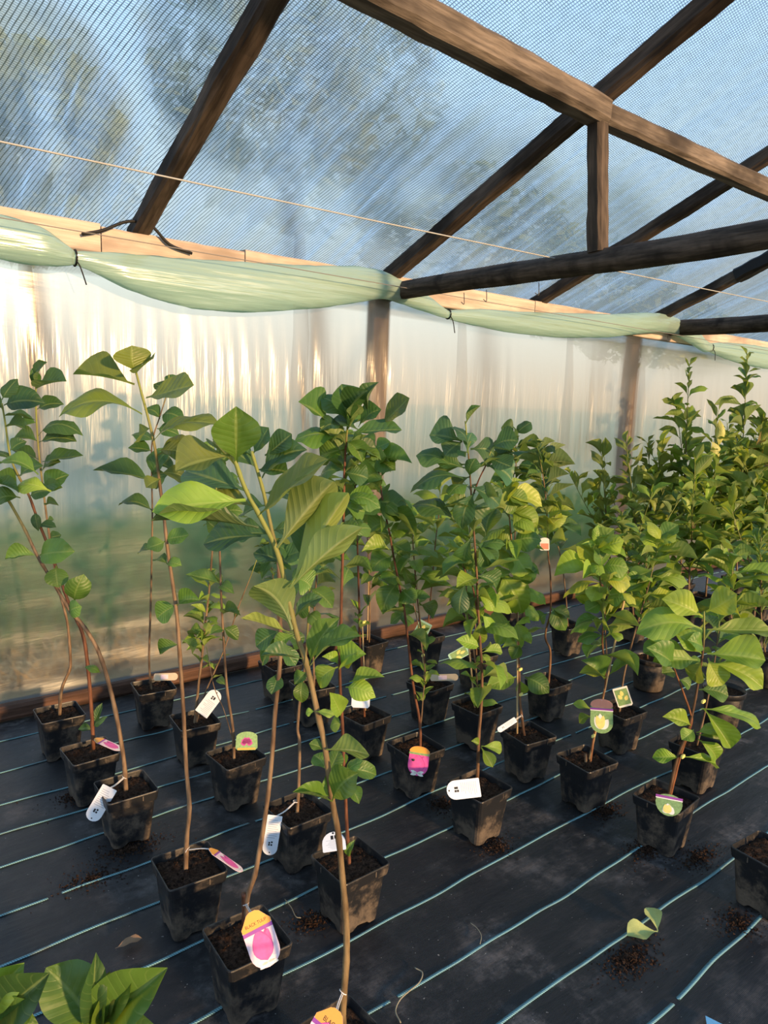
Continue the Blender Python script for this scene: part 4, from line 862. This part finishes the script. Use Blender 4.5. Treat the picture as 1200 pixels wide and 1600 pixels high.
for a, c in [((1103, 956, 1151, 928, 38, 65), YEL), ((1098, 964, 1034, 936, 28, 50), YEL), ((1097, 984, 994, 990, 38, 50), BRIGHT), ((1105, 984, 1206, 986, 28, 40), BRIGHT), ((1096, 1022, 1054, 990, 22, 50), BRIGHT), ((1090, 1032, 1020, 1034, 38, 55), BRIGHT), ((1105, 1022, 1196, 1032, 40, 55), BRIGHT), ((1106, 1028, 1129, 1071, 32, 75), YEL), ((1110, 1036, 1192, 1076, 26, 45), BRIGHT), ((1096, 1032, 1081, 1062, 28, 70), OLIVE),
             ((1092, 1078, 1138, 1088, 26, 55), MIDG), ((1095, 1108, 1188, 1136, 24, 45), BRIGHT), ((1100, 1108, 1142, 1169, 26, 65), BRIGHT), ((1080, 1135, 1035, 1120, 16, 45), BRIGHT), ((1084, 1140, 1065, 1156, 20, 60), BRIGHT), ((1088, 1145, 1126, 1138, 20, 50), BRIGHT), ((1088, 1148, 1136, 1162, 14, 40), MIDG), ((1090, 1155, 1119, 1187, 20, 60), BRIGHT), ((1063, 1183, 1019, 1184, 17, 60), BRIGHT), ((1066, 1183, 1119, 1201, 17, 55), BRIGHT),
             ((1052, 1040, 1010, 1012, 24, 50), MIDG), ((1060, 1062, 1078, 1075, 18, 55), MIDG), ((1045, 1005, 1005, 1020, 26, 50), MIDG), ((1098, 1010, 1074, 1000, 20, 50), MIDG), ((1056, 1050, 1034, 1052, 20, 50), MIDG)]: p.leaf(*a, kind='obovate', col=c, hero=True)
p.clip((1067, 1182)); p.clip((1099, 1096))
p = Plant((2.641, 1.311), 'sapling in the square pot directly behind the broad-leaved bright one', col=MIDG)
p.stem([(1090, 1155), (1102, 1110), (1112, 1060), (1120, 1010), (1124, 970)], .005, .002, .2); p.auto(0, .45, 1, 10, .10, 12, 'obovate', .45, MIDG)
p = Plant((3.295, 1.536), 'sapling in a dusty round pot beyond the broad-leaved bright one', col=BRIGHT, pot='round')
p.stem([(1130, 1070), (1138, 1020), (1142, 970), (1143, 920), (1145, 870)], .006, .002, .2); p.auto(0, .4, 1, 26, .14, 12, 'obovate', .42, BRIGHT)
p = Plant((4.012, 1.64), 'low sapling in a dusty round pot with grassy weeds in its soil', col=BRIGHT, pot='round')
p.stem([(1196, 1012), (1190, 970), (1188, 930), (1190, 890), (1186, 850)], .006, .002, .2); p.auto(0, .3, 1, 26, .14, 12, 'obovate', .4, MIDG)
for k in range(16):
    b = p.px(1176 + k * 3, 1012, .05); put_leaf(p.root, p.org, b, b + Vector((random.uniform(-.05, .05), random.uniform(-.05, .05), random.uniform(.07, .13))), .008, Vector((1, .3, .3)), SMALL[0], BRIGHT)
p = Plant((2.148, 0.81), 'soil-filled pot with a cut-off stem standing apart on the open fabric', name='potted_stub', col=MIDG)
p.stem([(1216, 1330), (1218, 1290), (1222, 1240)], .006, .004, 0)
# --- hydrangea-like plant close to the camera
for (xy, lab, lv) in [((0.335, 1.235), 'low leafy shrub with toothed glossy leaves, growing in front of the pot rows', [(150, 1610, 72, 1512, 66, 70, MIDG), (150, 1610, 262, 1512, 62, 65, MIDG), (155, 1605, 208, 1520, 34, 60, BRIGHT), (148, 1605, 76, 1555, 30, 50, BRIGHT), (150, 1600, 150, 1488, 30, 70, DARK), (152, 1605, 172, 1518, 32, 60, OLIVE), (158, 1600, 160, 1552, 14, 50, BRIGHT), (150, 1600, 136, 1552, 12, 50, BRIGHT), (160, 1615, 228, 1568, 40, 60, MIDG), (146, 1615, 90, 1620, 40, 60, MIDG), (160, 1620, 240, 1600, 40, 60, DARK), (150, 1606, 128, 1545, 34, 65, BRIGHT)]),
                      ((0.20, 1.315), 'low leafy shrub cut by the picture edge, half behind the toothed-leaf shrub', [(-20, 1590, 38, 1504, 44, 60, BRIGHT), (-10, 1600, 78, 1520, 60, 65, DARK), (0, 1610, 58, 1566, 40, 60, MIDG), (-20, 1600, 10, 1560, 30, 50, MIDG), (-10, 1620, 60, 1600, 40, 60, MIDG), (-20, 1600, -60, 1530, 40, 60, MIDG)])]:
    p = Plant(xy, lab, name='potted_shrub', col=MIDG, rot=4)
    bx, by = lv[0][0], lv[0][1]
    q = p.px(bx, by, 0.0); p.stem3([Vector((xy[0], xy[1], .14)), Vector((xy[0], xy[1], .2)).lerp(q, .5), q, q + Vector((0, 0, .03))], .006, .004, 1.0)
    for bx, by, tx, ty, w, r, c in lv: p.leaf(bx, by, tx, ty, w * 1.15, r + 12, kind='round', col=tuple(q * .72 for q in c), hero=True, var=random.choice((0, 1, 3)), dt=random.uniform(-.02, .02))
# --- small-leaved shrubs crowding the far end of the bed
random.seed(31)
SH = [((4.47, 2.95), [(960, 920), (952, 860), (946, 790), (940, 712)], 46, .13, (.17, .22, .05), 'olive shrub with upright whippy shoots against the far wall film, nearest the saplings'),
      ((4.48, 2.72), [(1003, 930), (998, 870), (990, 790), (978, 690)], 60, .13, (.17, .22, .05), 'olive shrub with a dense tapering crown before the far wall post'),
      ((4.035, 2.508), [(990, 956), (985, 910), (975, 860), (972, 800)], 44, .12, MIDG, 'low mid-green shrub in a dark pot before the olive shrubs'),
      ((5.06, 3.065), [(1012, 898), (1015, 830), (1016, 760), (1012, 692)], 60, .13, (.17, .22, .05), 'thin-leaved olive shrub standing under the far wall post'),
      ((5.10, 2.80), [(1063, 909), (1068, 800), (1072, 690), (1077, 572)], 80, .125, BRIGHT, 'tall narrow shrub with pale-edged leaves reaching above its neighbours'),
      ((4.474, 2.384), [(1075, 948), (1078, 880), (1084, 800), (1086, 720)], 90, .14, BRIGHT, 'full yellow-green shrub with long narrow leaves in the crowded far bed'),
      ((5.10, 2.42), [(1142, 928), (1150, 830), (1160, 700), (1168, 556)], 120, .13, MIDG, 'tallest shrub of the far bed, its tip in front of the green film'),
      ((4.90, 2.52), [(1103, 928), (1108, 860), (1108, 760), (1122, 645)], 80, .14, MIDG, 'shrub with one bleached shoot tip beside the tallest shrub'),
      ((5.74, 2.69), [(1152, 898), (1150, 820), (1142, 740), (1136, 660)], 70, .14, MIDG, 'shrub hidden deep behind the tallest shrub of the far bed'),
      ((5.29, 2.28), [(1190, 930), (1192, 840), (1188, 760), (1190, 665)], 110, .15, BRIGHT, 'broad shrub with coppery young leaves at the picture edge'),
      ((4.56, 1.98), [(1178, 972), (1182, 920), (1188, 860), (1192, 800)], 70, .12, MIDG, 'low dark-green shrub with a reddish twist of stem before the broad shrub')]
for xy, st, n, L, c, lab in SH:
    p = Plant(xy, lab, name='potted_shrub', col=c)
    p.stem(st, .008, .0025, .4)
    p.auto(0, .25, 1, n // 3, L, 30, 'lance', .38, c, 24, jit=.45, taper=.7)
    k = max(4, n // 18)
    for i in range(k):
        bi = p.branch(0, .18 + .5 * i / k, random.uniform(0, 6.28), math.radians(random.uniform(38, 66)), random.uniform(.30, .55), .004, .8)
        p.auto(bi, .1, 1, n // (2 * k) + 4, L, 25, 'lance', .38, random.choice((c, c, YEL, BRIGHT)), 26, jit=.45)
    if 'bleached' in lab:
        for a in [(1122, 700, 1124, 655, 11, 70), (1120, 720, 1112, 690, 10, 60)]: p.leaf(*a, kind='lance', col=(.55, .55, .2))
    if 'coppery' in lab:
        p.auto(0, .6, 1, 12, L, 20, 'lance', .36, (.24, .17, .06), 16)

# ------------------------------------------------------------------ plant tags
def card_mesh(name, w, h, top='flat', bot='round', th=0.0008, z=0.0, n=10):
    """tag outline in x,-y (hangs down from y=0), thin solid; z lifts a printed layer off the card"""
    o = []
    if bot == 'round':
        r = w / 2
        for k in range(n + 1):
            a = math.pi + math.pi * k / n; o.append((r * math.cos(a), -h + r + r * math.sin(a)))
    else:
        c = w * 0.1; o += [(-w / 2, -h + c), (-w / 2 + c, -h), (w / 2 - c, -h), (w / 2, -h + c)]
    if top == 'neck':     # shouldered top narrowing to the tie hole
        o += [(w / 2, -w * .42), (w * .40, -w * .30), (w * .22, -w * .06), (w * .1, 0), (-w * .1, 0), (-w * .22, -w * .06), (-w * .40, -w * .30), (-w / 2, -w * .42)]
    elif top == 'arch':
        for k in range(1, n):
            a = math.pi * k / n; o.append((w / 2 * math.cos(a), -w * .28 + w * .28 * math.sin(a)))
    else: o += [(w / 2, -0.002), (w / 2 - 0.002, 0), (-w / 2 + 0.002, 0), (-w / 2, -0.002)]
    m = len(o); v = [(x, y, z) for x, y in o] + [(x, y, z + th) for x, y in o]
    f = [tuple(range(m - 1, -1, -1)), tuple(range(m, 2 * m))] + [(i, (i + 1) % m, m + (i + 1) % m, m + i) for i in range(m)]
    return mesh_from(name, v, f)
def band_mesh(name, w, y0, y1, z, th=0.0005):
    v = [(-w / 2, y0, z), (w / 2, y0, z), (w / 2, y1, z), (-w / 2, y1, z), (-w / 2, y0, z + th), (w / 2, y0, z + th), (w / 2, y1, z + th), (-w / 2, y1, z + th)]
    return mesh_from(name, v, [(3, 2, 1, 0), (4, 5, 6, 7), (0, 1, 5, 4), (1, 2, 6, 5), (2, 3, 7, 6), (3, 0, 4, 7)])
def petal(cx, cy, ang, L, w, z, v, f, n=8):
    b = len(v); pts = []
    for k in range(n + 1):
        t = k / n; ww = w * math.sin(math.pi * t ** 0.8) ** .8 if 0 < t < 1 else 0; pts.append((t, ww))
    ring = [(t, ww) for t, ww in pts] + [(t, -ww) for t, ww in reversed(pts[1:-1])]
    for t, ww in ring:
        x, y = ww, t * L; v.append((cx + x * math.cos(ang) - y * math.sin(ang), cy + x * math.sin(ang) + y * math.cos(ang), z))
    f.append(tuple(range(b, b + len(ring))))
def plant_tag(label, xy, top, bot, wpx, kind, off=0.05, tilt=0.0, string=None, word=None, turn=0.0, group=None):
    """top/bot: pixels of the tag's head and foot on the plane of plant xy; tilt leans the foot towards the viewer, turn swings it edge-on"""
    sc = scale_at(Vector((xy[0], xy[1], 0)) - HEAD * off)
    T, B = at(*top, xy, off), at(*bot, xy, off + tilt); y = (T - B); h = y.length; y.normalize()
    c = CAM - T; zv = (c - y * c.dot(y)).normalized(); xv = y.cross(zv)
    if turn:
        a = math.radians(turn); zv, xv = (zv * math.cos(a) + xv * math.sin(a)), (xv * math.cos(a) - zv * math.sin(a))
    w = wpx * sc
    root = empty('plant_tag', T); tag(root, label, 'plant tag', group or 'plant tags on the saplings')
    root.matrix_world = Matrix(((xv.x, y.x, zv.x, T.x), (xv.y, y.y, zv.y, T.y), (xv.z, y.z, zv.z, T.z), (0, 0, 0, 1)))
    def part(name, me, mat): return obj(name, me, mat, root)
    z = 0.0009
    if kind == 'white':
        part('card', card_mesh('card', w, h), LABEL_W); v, f = [], []
        for k in range(9):
            yy = -h * (.12 + .055 * k); x1 = w * random.uniform(.1, .36); b = len(v); t = h * .010
            v += [(-w * .36, yy - t, z), (x1, yy - t, z), (x1, yy + t, z), (-w * .36, yy + t, z)]; f.append((b, b + 1, b + 2, b + 3))
        part('printed_lines', mesh_from('printed_lines', v, f), PRINT); v, f = [], []
        for cx, cy in ((-.1, -.74), (.06, -.74), (-.1, -.69), (.06, -.67)):
            b = len(v); q = w * .06; v += [(cx * w - q, cy * h - q, z), (cx * w + q, cy * h - q, z), (cx * w + q, cy * h + q, z), (cx * w - q, cy * h + q, z)]; f.append((b, b + 1, b + 2, b + 3))
        part('printed_marks', mesh_from('printed_marks', v, f), INK)
        hole = [(w * .05 * math.cos(a), -h * .93 + w * .05 * math.sin(a), z) for a in [k * math.pi / 4 for k in range(8)]]
        part('punched_hole', mesh_from('punched_hole', hole, [tuple(range(8))]), INK)
    elif kind in ('pink', 'pinkarch'):
        ar = kind == 'pinkarch'; part('card', card_mesh('card', w, h, 'arch' if ar else 'neck'), PINK if ar else PALEPINK)
        hd = card_mesh('header', w * .995, w * (.36 if ar else .62), 'neck' if kind == 'pink' else 'arch', 'flat', .0004, z); part('header', hd, ORANGE)
        part('purple_band', band_mesh('purple_band', w, -w * (.42 if ar else .68), -w * (.32 if ar else .56), z + .0003), PURPLE if kind == 'pink' else PGREEN)
        cy = -h * .88; zz = z + .0002; LL = h * (.60 if ar else .56)
        for nm, mt, arcs in (('petal_edge_print', PMAG, ((-.26, .98, .20),)), ('side_petal_print', PINK, ((-.33, .95, .17),)), ('flower_edge_print', PMAG, ((.02, 1.0, .34),)), ('flower_print', PINK, ((.06, .97, .33),))):
            v, f = [], []
            for a, L, ww in arcs: petal(0, cy, a, LL * L, w * ww, zz, v, f); zz += .00015
            part(nm, mesh_from(nm, v, f), mt)
        v, f = [], []
        for a in (-1.9, -1.3, 1.3, 1.9): petal(0, cy - h * .03, a, w * .34, w * .08, z + .0001, v, f)
        part('pale_petals_print', mesh_from('pale_petals_print', v, f), PWHITE)
    elif kind in ('yellow', 'cream'):
        part('card', card_mesh('card', w, h, 'arch'), PGREEN)
        if kind == 'yellow': part('header', card_mesh('header', w * .99, w * .40, 'arch', 'flat', .0004, z), PCORAL)
        y0 = -w * .42 if kind == 'yellow' else -w * .08
        part('purple_band', band_mesh('purple_band', w, y0 - w * .09, y0, z + .0003), PURPLE); part('white_band', band_mesh('white_band', w, y0 - w * .13, y0 - w * .09, z + .0003), PWHITE)
        v, f = [], []; cy = -h * .88; zz = z
        for a, L in ((-.55, .36), (.5, .40), (.1, .46)): petal(0, cy, a, h * L, w * .17, zz, v, f); zz += .0002
        part('white_petals_print', mesh_from('white_petals_print', v, f), PWHITE); v, f = [], []
        for a in (-.2, .28): petal(-w * .04, cy, a, h * .42, w * .13, zz, v, f); zz += .0002
        part('yellow_petals_print', mesh_from('yellow_petals_print', v, f), PYELLOW)
    elif kind == 'purple':
        part('card', card_mesh('card', w, h, 'arch', 'flat'), PGREEN); v, f = [], []
        for a in (-1.6, -1.0, -.4, .4, 1.0, 1.6): petal(0, -h * .62, a, h * .34, w * .12, z, v, f)
        part('flower_print', mesh_from('flower_print', v, f), PMAG); part('orange_band', band_mesh('orange_band', w * .8, -h * .98, -h * .88, z), ORANGE)
    elif kind in ('card', 'green'):
        part('card', card_mesh('card', w, h, 'flat', 'flat'), PWHITE if kind == 'card' else PTEAL)
        part('photo_print', band_mesh('photo_print', w * .84, -h * .9, -h * .1, z), PGREEN); v, f = [], []
        for cx, cy, a in ((-.1, -.6, .4), (.12, -.7, -.5), (0, -.45, 0)): petal(cx * w, cy * h, a, h * .28, w * .13, z + .0007, v, f)
        part('flower_print', mesh_from('flower_print', v, f), PYELLOW)
    elif kind == 'blank': part('card', card_mesh('card', w, h, 'flat', 'flat'), LABEL_W)
    elif kind == 'beige': part('card', card_mesh('card', w, h, 'arch'), BEIGE); part('faded_print', band_mesh('faded_print', w * .6, -h * .6, -h * .3, z), PALEPINK)
    elif kind == 'red':
        part('card', card_mesh('card', w, h, 'arch', 'flat'), PWHITE); part('red_print', band_mesh('red_print', w * .8, -h * .9, -h * .45, z), PCORAL)
    if word:
        cu = bpy.data.curves.new('handwriting', 'FONT'); cu.body = word; cu.size = w * (.15 if len(word) > 6 else .2); cu.align_x = 'CENTER'; cu.align_y = 'CENTER'
        to = bpy.data.objects.new('tmp', cu); COL.objects.link(to); dg = bpy.context.evaluated_depsgraph_get(); dg.update()
        me = bpy.data.meshes.new_from_object(to.evaluated_get(dg)); bpy.data.objects.remove(to)
        o = part('handwriting', me, INK); o.location = (0, -w * .40, z + .0006); o.scale = (.82, 1, 1); o['label'] = 'handwritten variety name in dark ink'
    if string:
        A = at(*string, xy, 0.0); inv = root.matrix_world.inverted(); a = inv @ A; mid = a * .5 + Vector((0, -.006, .006))
        pts = catmull([Vector((0, -.004, .001)), mid, a], 5)
        for d in (-.0016, .0016):
            tube('tie_string', [q + Vector((d, 0, 0)) for q in pts], .0011, STRING, root, 5)
        ring = [a + Vector((.008 * math.cos(t), 0, .008 * math.sin(t))) for t in [k * math.pi / 6 for k in range(13)]]
        tube('string_loop', ring, .0011, STRING, root, 5)
    return root
K, F1, C1 = (0.749, 1.03), (0.725, 1.393), (1.108, 1.796)
plant_tag('large pink-tulip tag with orange head and handwriting over the stubbed sapling pot', F1, (393, 1424), (422, 1510), 52, 'pink', .09, 0.03, (384, 1412), 'BLACK TULIP')
plant_tag('orange-headed tag with handwriting tied low on the leaning leafy sapling', K, (528, 1578), (492, 1640), 58, 'pink', .06, 0.03, (536, 1550), 'BLACK')
plant_tag('short pink-flower tag with orange arched head on the forked sapling pot', (1.695, 1.91), (657, 1166), (651, 1212), 34, 'pinkarch', .10, 0.02)
plant_tag('white back-printed tag tied to the leaning sapling, hanging off its rim', (0.71, 2.22), (172, 1230), (141, 1282), 26, 'white', .06, 0.02, (195, 1214))
plant_tag('upright white oval tag in the multi-stemmed sapling pot', (1.098, 2.569), (314, 1116), (341, 1080), 24, 'white', .03, 0.0)
plant_tag('pale blue-white tag dangling between the stubbed sapling stem and its neighbour', C1, (430, 1274), (420, 1336), 25, 'white', .08, 0.01, (462, 1252))
plant_tag('white tag lying tilted beside the red-brown stem', (1.097, 1.492), (523, 1330), (520, 1300), 40, 'white', .03, -0.05)
plant_tag('white tag propped on the rim of the dark drooping-leaved sapling pot', (1.69, 1.57), (750, 1230), (698, 1236), 30, 'white', .07, 0.02)
plant_tag('white square card against the stem of the sapling near the wall post', (1.695, 2.238), (564, 1088), (563, 1106), 30, 'blank', .03, 0.02)
plant_tag('tag seen nearly edge-on with pink print, tied to the tall single-stemmed sapling', (0.719, 1.725), (327, 1326), (379, 1362), 26, 'pink', .02, 0.03, (293, 1328), turn=68)
plant_tag('narrow pink-printed tag slanting beside the reddish stem of the wall row', (0.683, 2.53), (148, 1154), (190, 1172), 22, 'pink', .05, 0.02, turn=62)
plant_tag('domed tag with a purple flower standing in the side-stemmed sapling pot', (1.102, 2.214), (386, 1143), (385, 1172), 36, 'purple', .02, 0.02)
plant_tag('long faded tag lying flat on the soil of the back pot by the wall', (1.081, 2.98), (240, 1058), (278, 1057), 12, 'beige', .0, 0.0)
plant_tag('yellow-magnolia tag with coral head and purple stripe on the bamboo-staked sapling', (2.163, 1.48), (940, 1092), (940, 1146), 36, 'yellow', .06, 0.02, (930, 1140))
plant_tag('small square card with yellow-green picture leaning over the soil', (2.662, 1.673), (968, 1074), (978, 1104), 24, 'card', .06, 0.01)
plant_tag('cream-flower tag on the rim of the broad-leaved bright sapling', (2.17, 1.164), (1046, 1241), (1044, 1275), 42, 'cream', .10, 0.02)
plant_tag('green picture card clipped by the wall among the saplings', (2.602, 2.896), (666, 972), (653, 998), 22, 'green', .12, 0.0)
plant_tag('curled glassy-green label poking out over a dark pot', (2.626, 2.515), (732, 1014), (703, 1030), 16, 'green', .12, 0.02)
plant_tag('flat beige tag lying across the rim of the double-staked sapling pot', (2.151, 2.346), (672, 1059), (716, 1058), 11, 'beige', .05, 0.02)
plant_tag('long white tag slanting from the two-clip sapling over its pot edge', (2.14, 1.745), (806, 1124), (778, 1142), 9, 'white', .04, 0.02, (815, 1118))
plant_tag('tiny red-and-white tag among the leaves of the kinked-stem sapling', (2.647, 2.059), (851, 840), (851, 860), 15, 'red', .06, 0.0)

# ------------------------------------------------------------------ things lying on the fabric
def spill(px, py, rx, ry, n, seed, label):
    random.seed(seed); c = on_z(px, py, 0.0); v, f = [], []
    rx *= 1.35; ry *= 1.5
    for k in range(int(n * 2.4)):
        a = random.uniform(0, 6.283); r = abs(random.gauss(0, .5)); x, y = r * math.cos(a) * rx, r * math.sin(a) * ry; q = random.uniform(.0012, .006) * (1.2 - min(1, r) * .6)
        p0 = Vector((x, y, floor_z(c.x + x, c.y + y) - floor_z(c.x, c.y) + q * .5)); b = len(v)
        d = [Vector((random.gauss(0, 1), random.gauss(0, 1), random.gauss(0, .7))).normalized() * q for _ in range(5)]
        v += [p0 + t for t in d]; f += [(b, b + 1, b + 2), (b, b + 2, b + 3), (b, b + 3, b + 4), (b + 1, b + 4, b + 2), (b + 2, b + 4, b + 3), (b, b + 4, b + 1)]
    o = obj('spilled_soil', mesh_from('spilled_soil', v, f), SOIL); o.location = (c.x, c.y, floor_z(c.x, c.y)); tag(o, label, 'soil', None, 'stuff')
spill(985, 1495, .10, .05, 420, 1, 'dark crumbs of soil spilled beside the fallen twin leaves')
spill(775, 1320, .07, .05, 260, 2, 'dark crumbs of soil at the foot of the drooping-leaved sapling pot')
spill(945, 1265, .08, .05, 260, 3, 'soil crumbs round the bamboo-staked sapling pot')
spill(1010, 1325, .11, .05, 320, 4, 'soil crumbs scattered in front of the broad-leaved sapling pot')
spill(200, 1325, .12, .06, 320, 5, 'soil crumbs under the leaning sapling pot by the wall row')
spill(120, 1240, .10, .07, 260, 6, 'soil crumbs between the wall-row pots')
spill(485, 1440, .06, .04, 200, 7, 'small clump of soil beside the red-brown stemmed sapling pot')
spill(145, 1370, .10, .05, 160, 8, 'thin scatter of soil on the open fabric by the wall row')
spill(1155, 1440, .08, .05, 260, 9, 'soil crumbs below the lone stubbed pot')
spill(690, 1255, .07, .05, 200, 10, 'soil crumbs beside the pink-tagged forked sapling pot')
spill(1090, 1340, .12, .05, 220, 11, 'soil crumbs strewn along a yarn stripe past the broad-leaved sapling')
random.seed(5)
def ground_leaf(name, parts, label, mat):
    cs = [on_z(a, b, 0.004) for a, b, *_ in parts]; org = cs[0]; root = empty(name, org); tag(root, label, 'leaf')
    for (bx, by, tx, ty, w) in parts:
        B, T = on_z(bx, by, 0.004), on_z(tx, ty, 0.010); L = (T - B).length; y = (T - B).normalized(); z = (UP - y * UP.dot(y)).normalized(); x = y.cross(z)
        me = LM['obovate'][0].copy(); me.materials.clear(); me.materials.append(mat); o = bpy.data.objects.new('blade', me); COL.objects.link(o); o.parent = root
        ww = 1.35 * w * (B - CAM).length / F_PX; b = B - org
        o.matrix_local = Matrix(((x.x * ww, y.x * L, z.x * L, b.x), (x.y * ww, y.y * L, z.y * L, b.y), (x.z * ww, y.z * L, z.z * L, b.z), (0, 0, 0, 1)))
ground_leaf('fallen_leaf', [(1028, 1456, 980, 1462, 22), (1028, 1455, 1014, 1418, 16)], 'pair of fallen pale green leaves lying on the open fabric', FALLEN)
ground_leaf('dead_leaf', [(180, 1482, 222, 1466, 14)], 'curled brown dead leaf on the fabric before the tall single-stemmed sapling', DEADLEAF)
def ground_twig(pts, label, r=.0012, mat=ROOT):
    P = [on_z(a, b, .004) for a, b in pts]; o = tube('dry_root', rel(catmull(P, 5), P[0]), r, mat, None, 5); o.location = P[0]; tag(o, label, 'root')
ground_twig([(648, 1512), (660, 1520), (655, 1535), (640, 1548), (625, 1562), (618, 1580), (626, 1598)], 'curly dry root lying on a yarn stripe', .0018)
ground_twig([(735, 1442), (745, 1450), (752, 1462), (750, 1475)], 'short wisp of dry root on the open fabric', .0011)
ground_twig([(445, 1405), (455, 1418), (462, 1432), (470, 1434)], 'small hooked dry root between two pots', .0014)
# blue plastic corner at the lower edge
A, B, C = on_z(1102, 1588, .004), on_z(1130, 1602, .004), on_z(1108, 1625, .004)
v = [A, B, C, A + UP * .002, B + UP * .002, C + UP * .002]
o = obj('plastic_scrap', mesh_from('plastic_scrap', [q - A for q in v], [(2, 1, 0), (3, 4, 5), (0, 1, 4, 3), (1, 2, 5, 4), (2, 0, 3, 5)]), BLUE); o.location = A; tag(o, 'blue plastic scrap pointing in at the lower picture edge', 'plastic scrap')
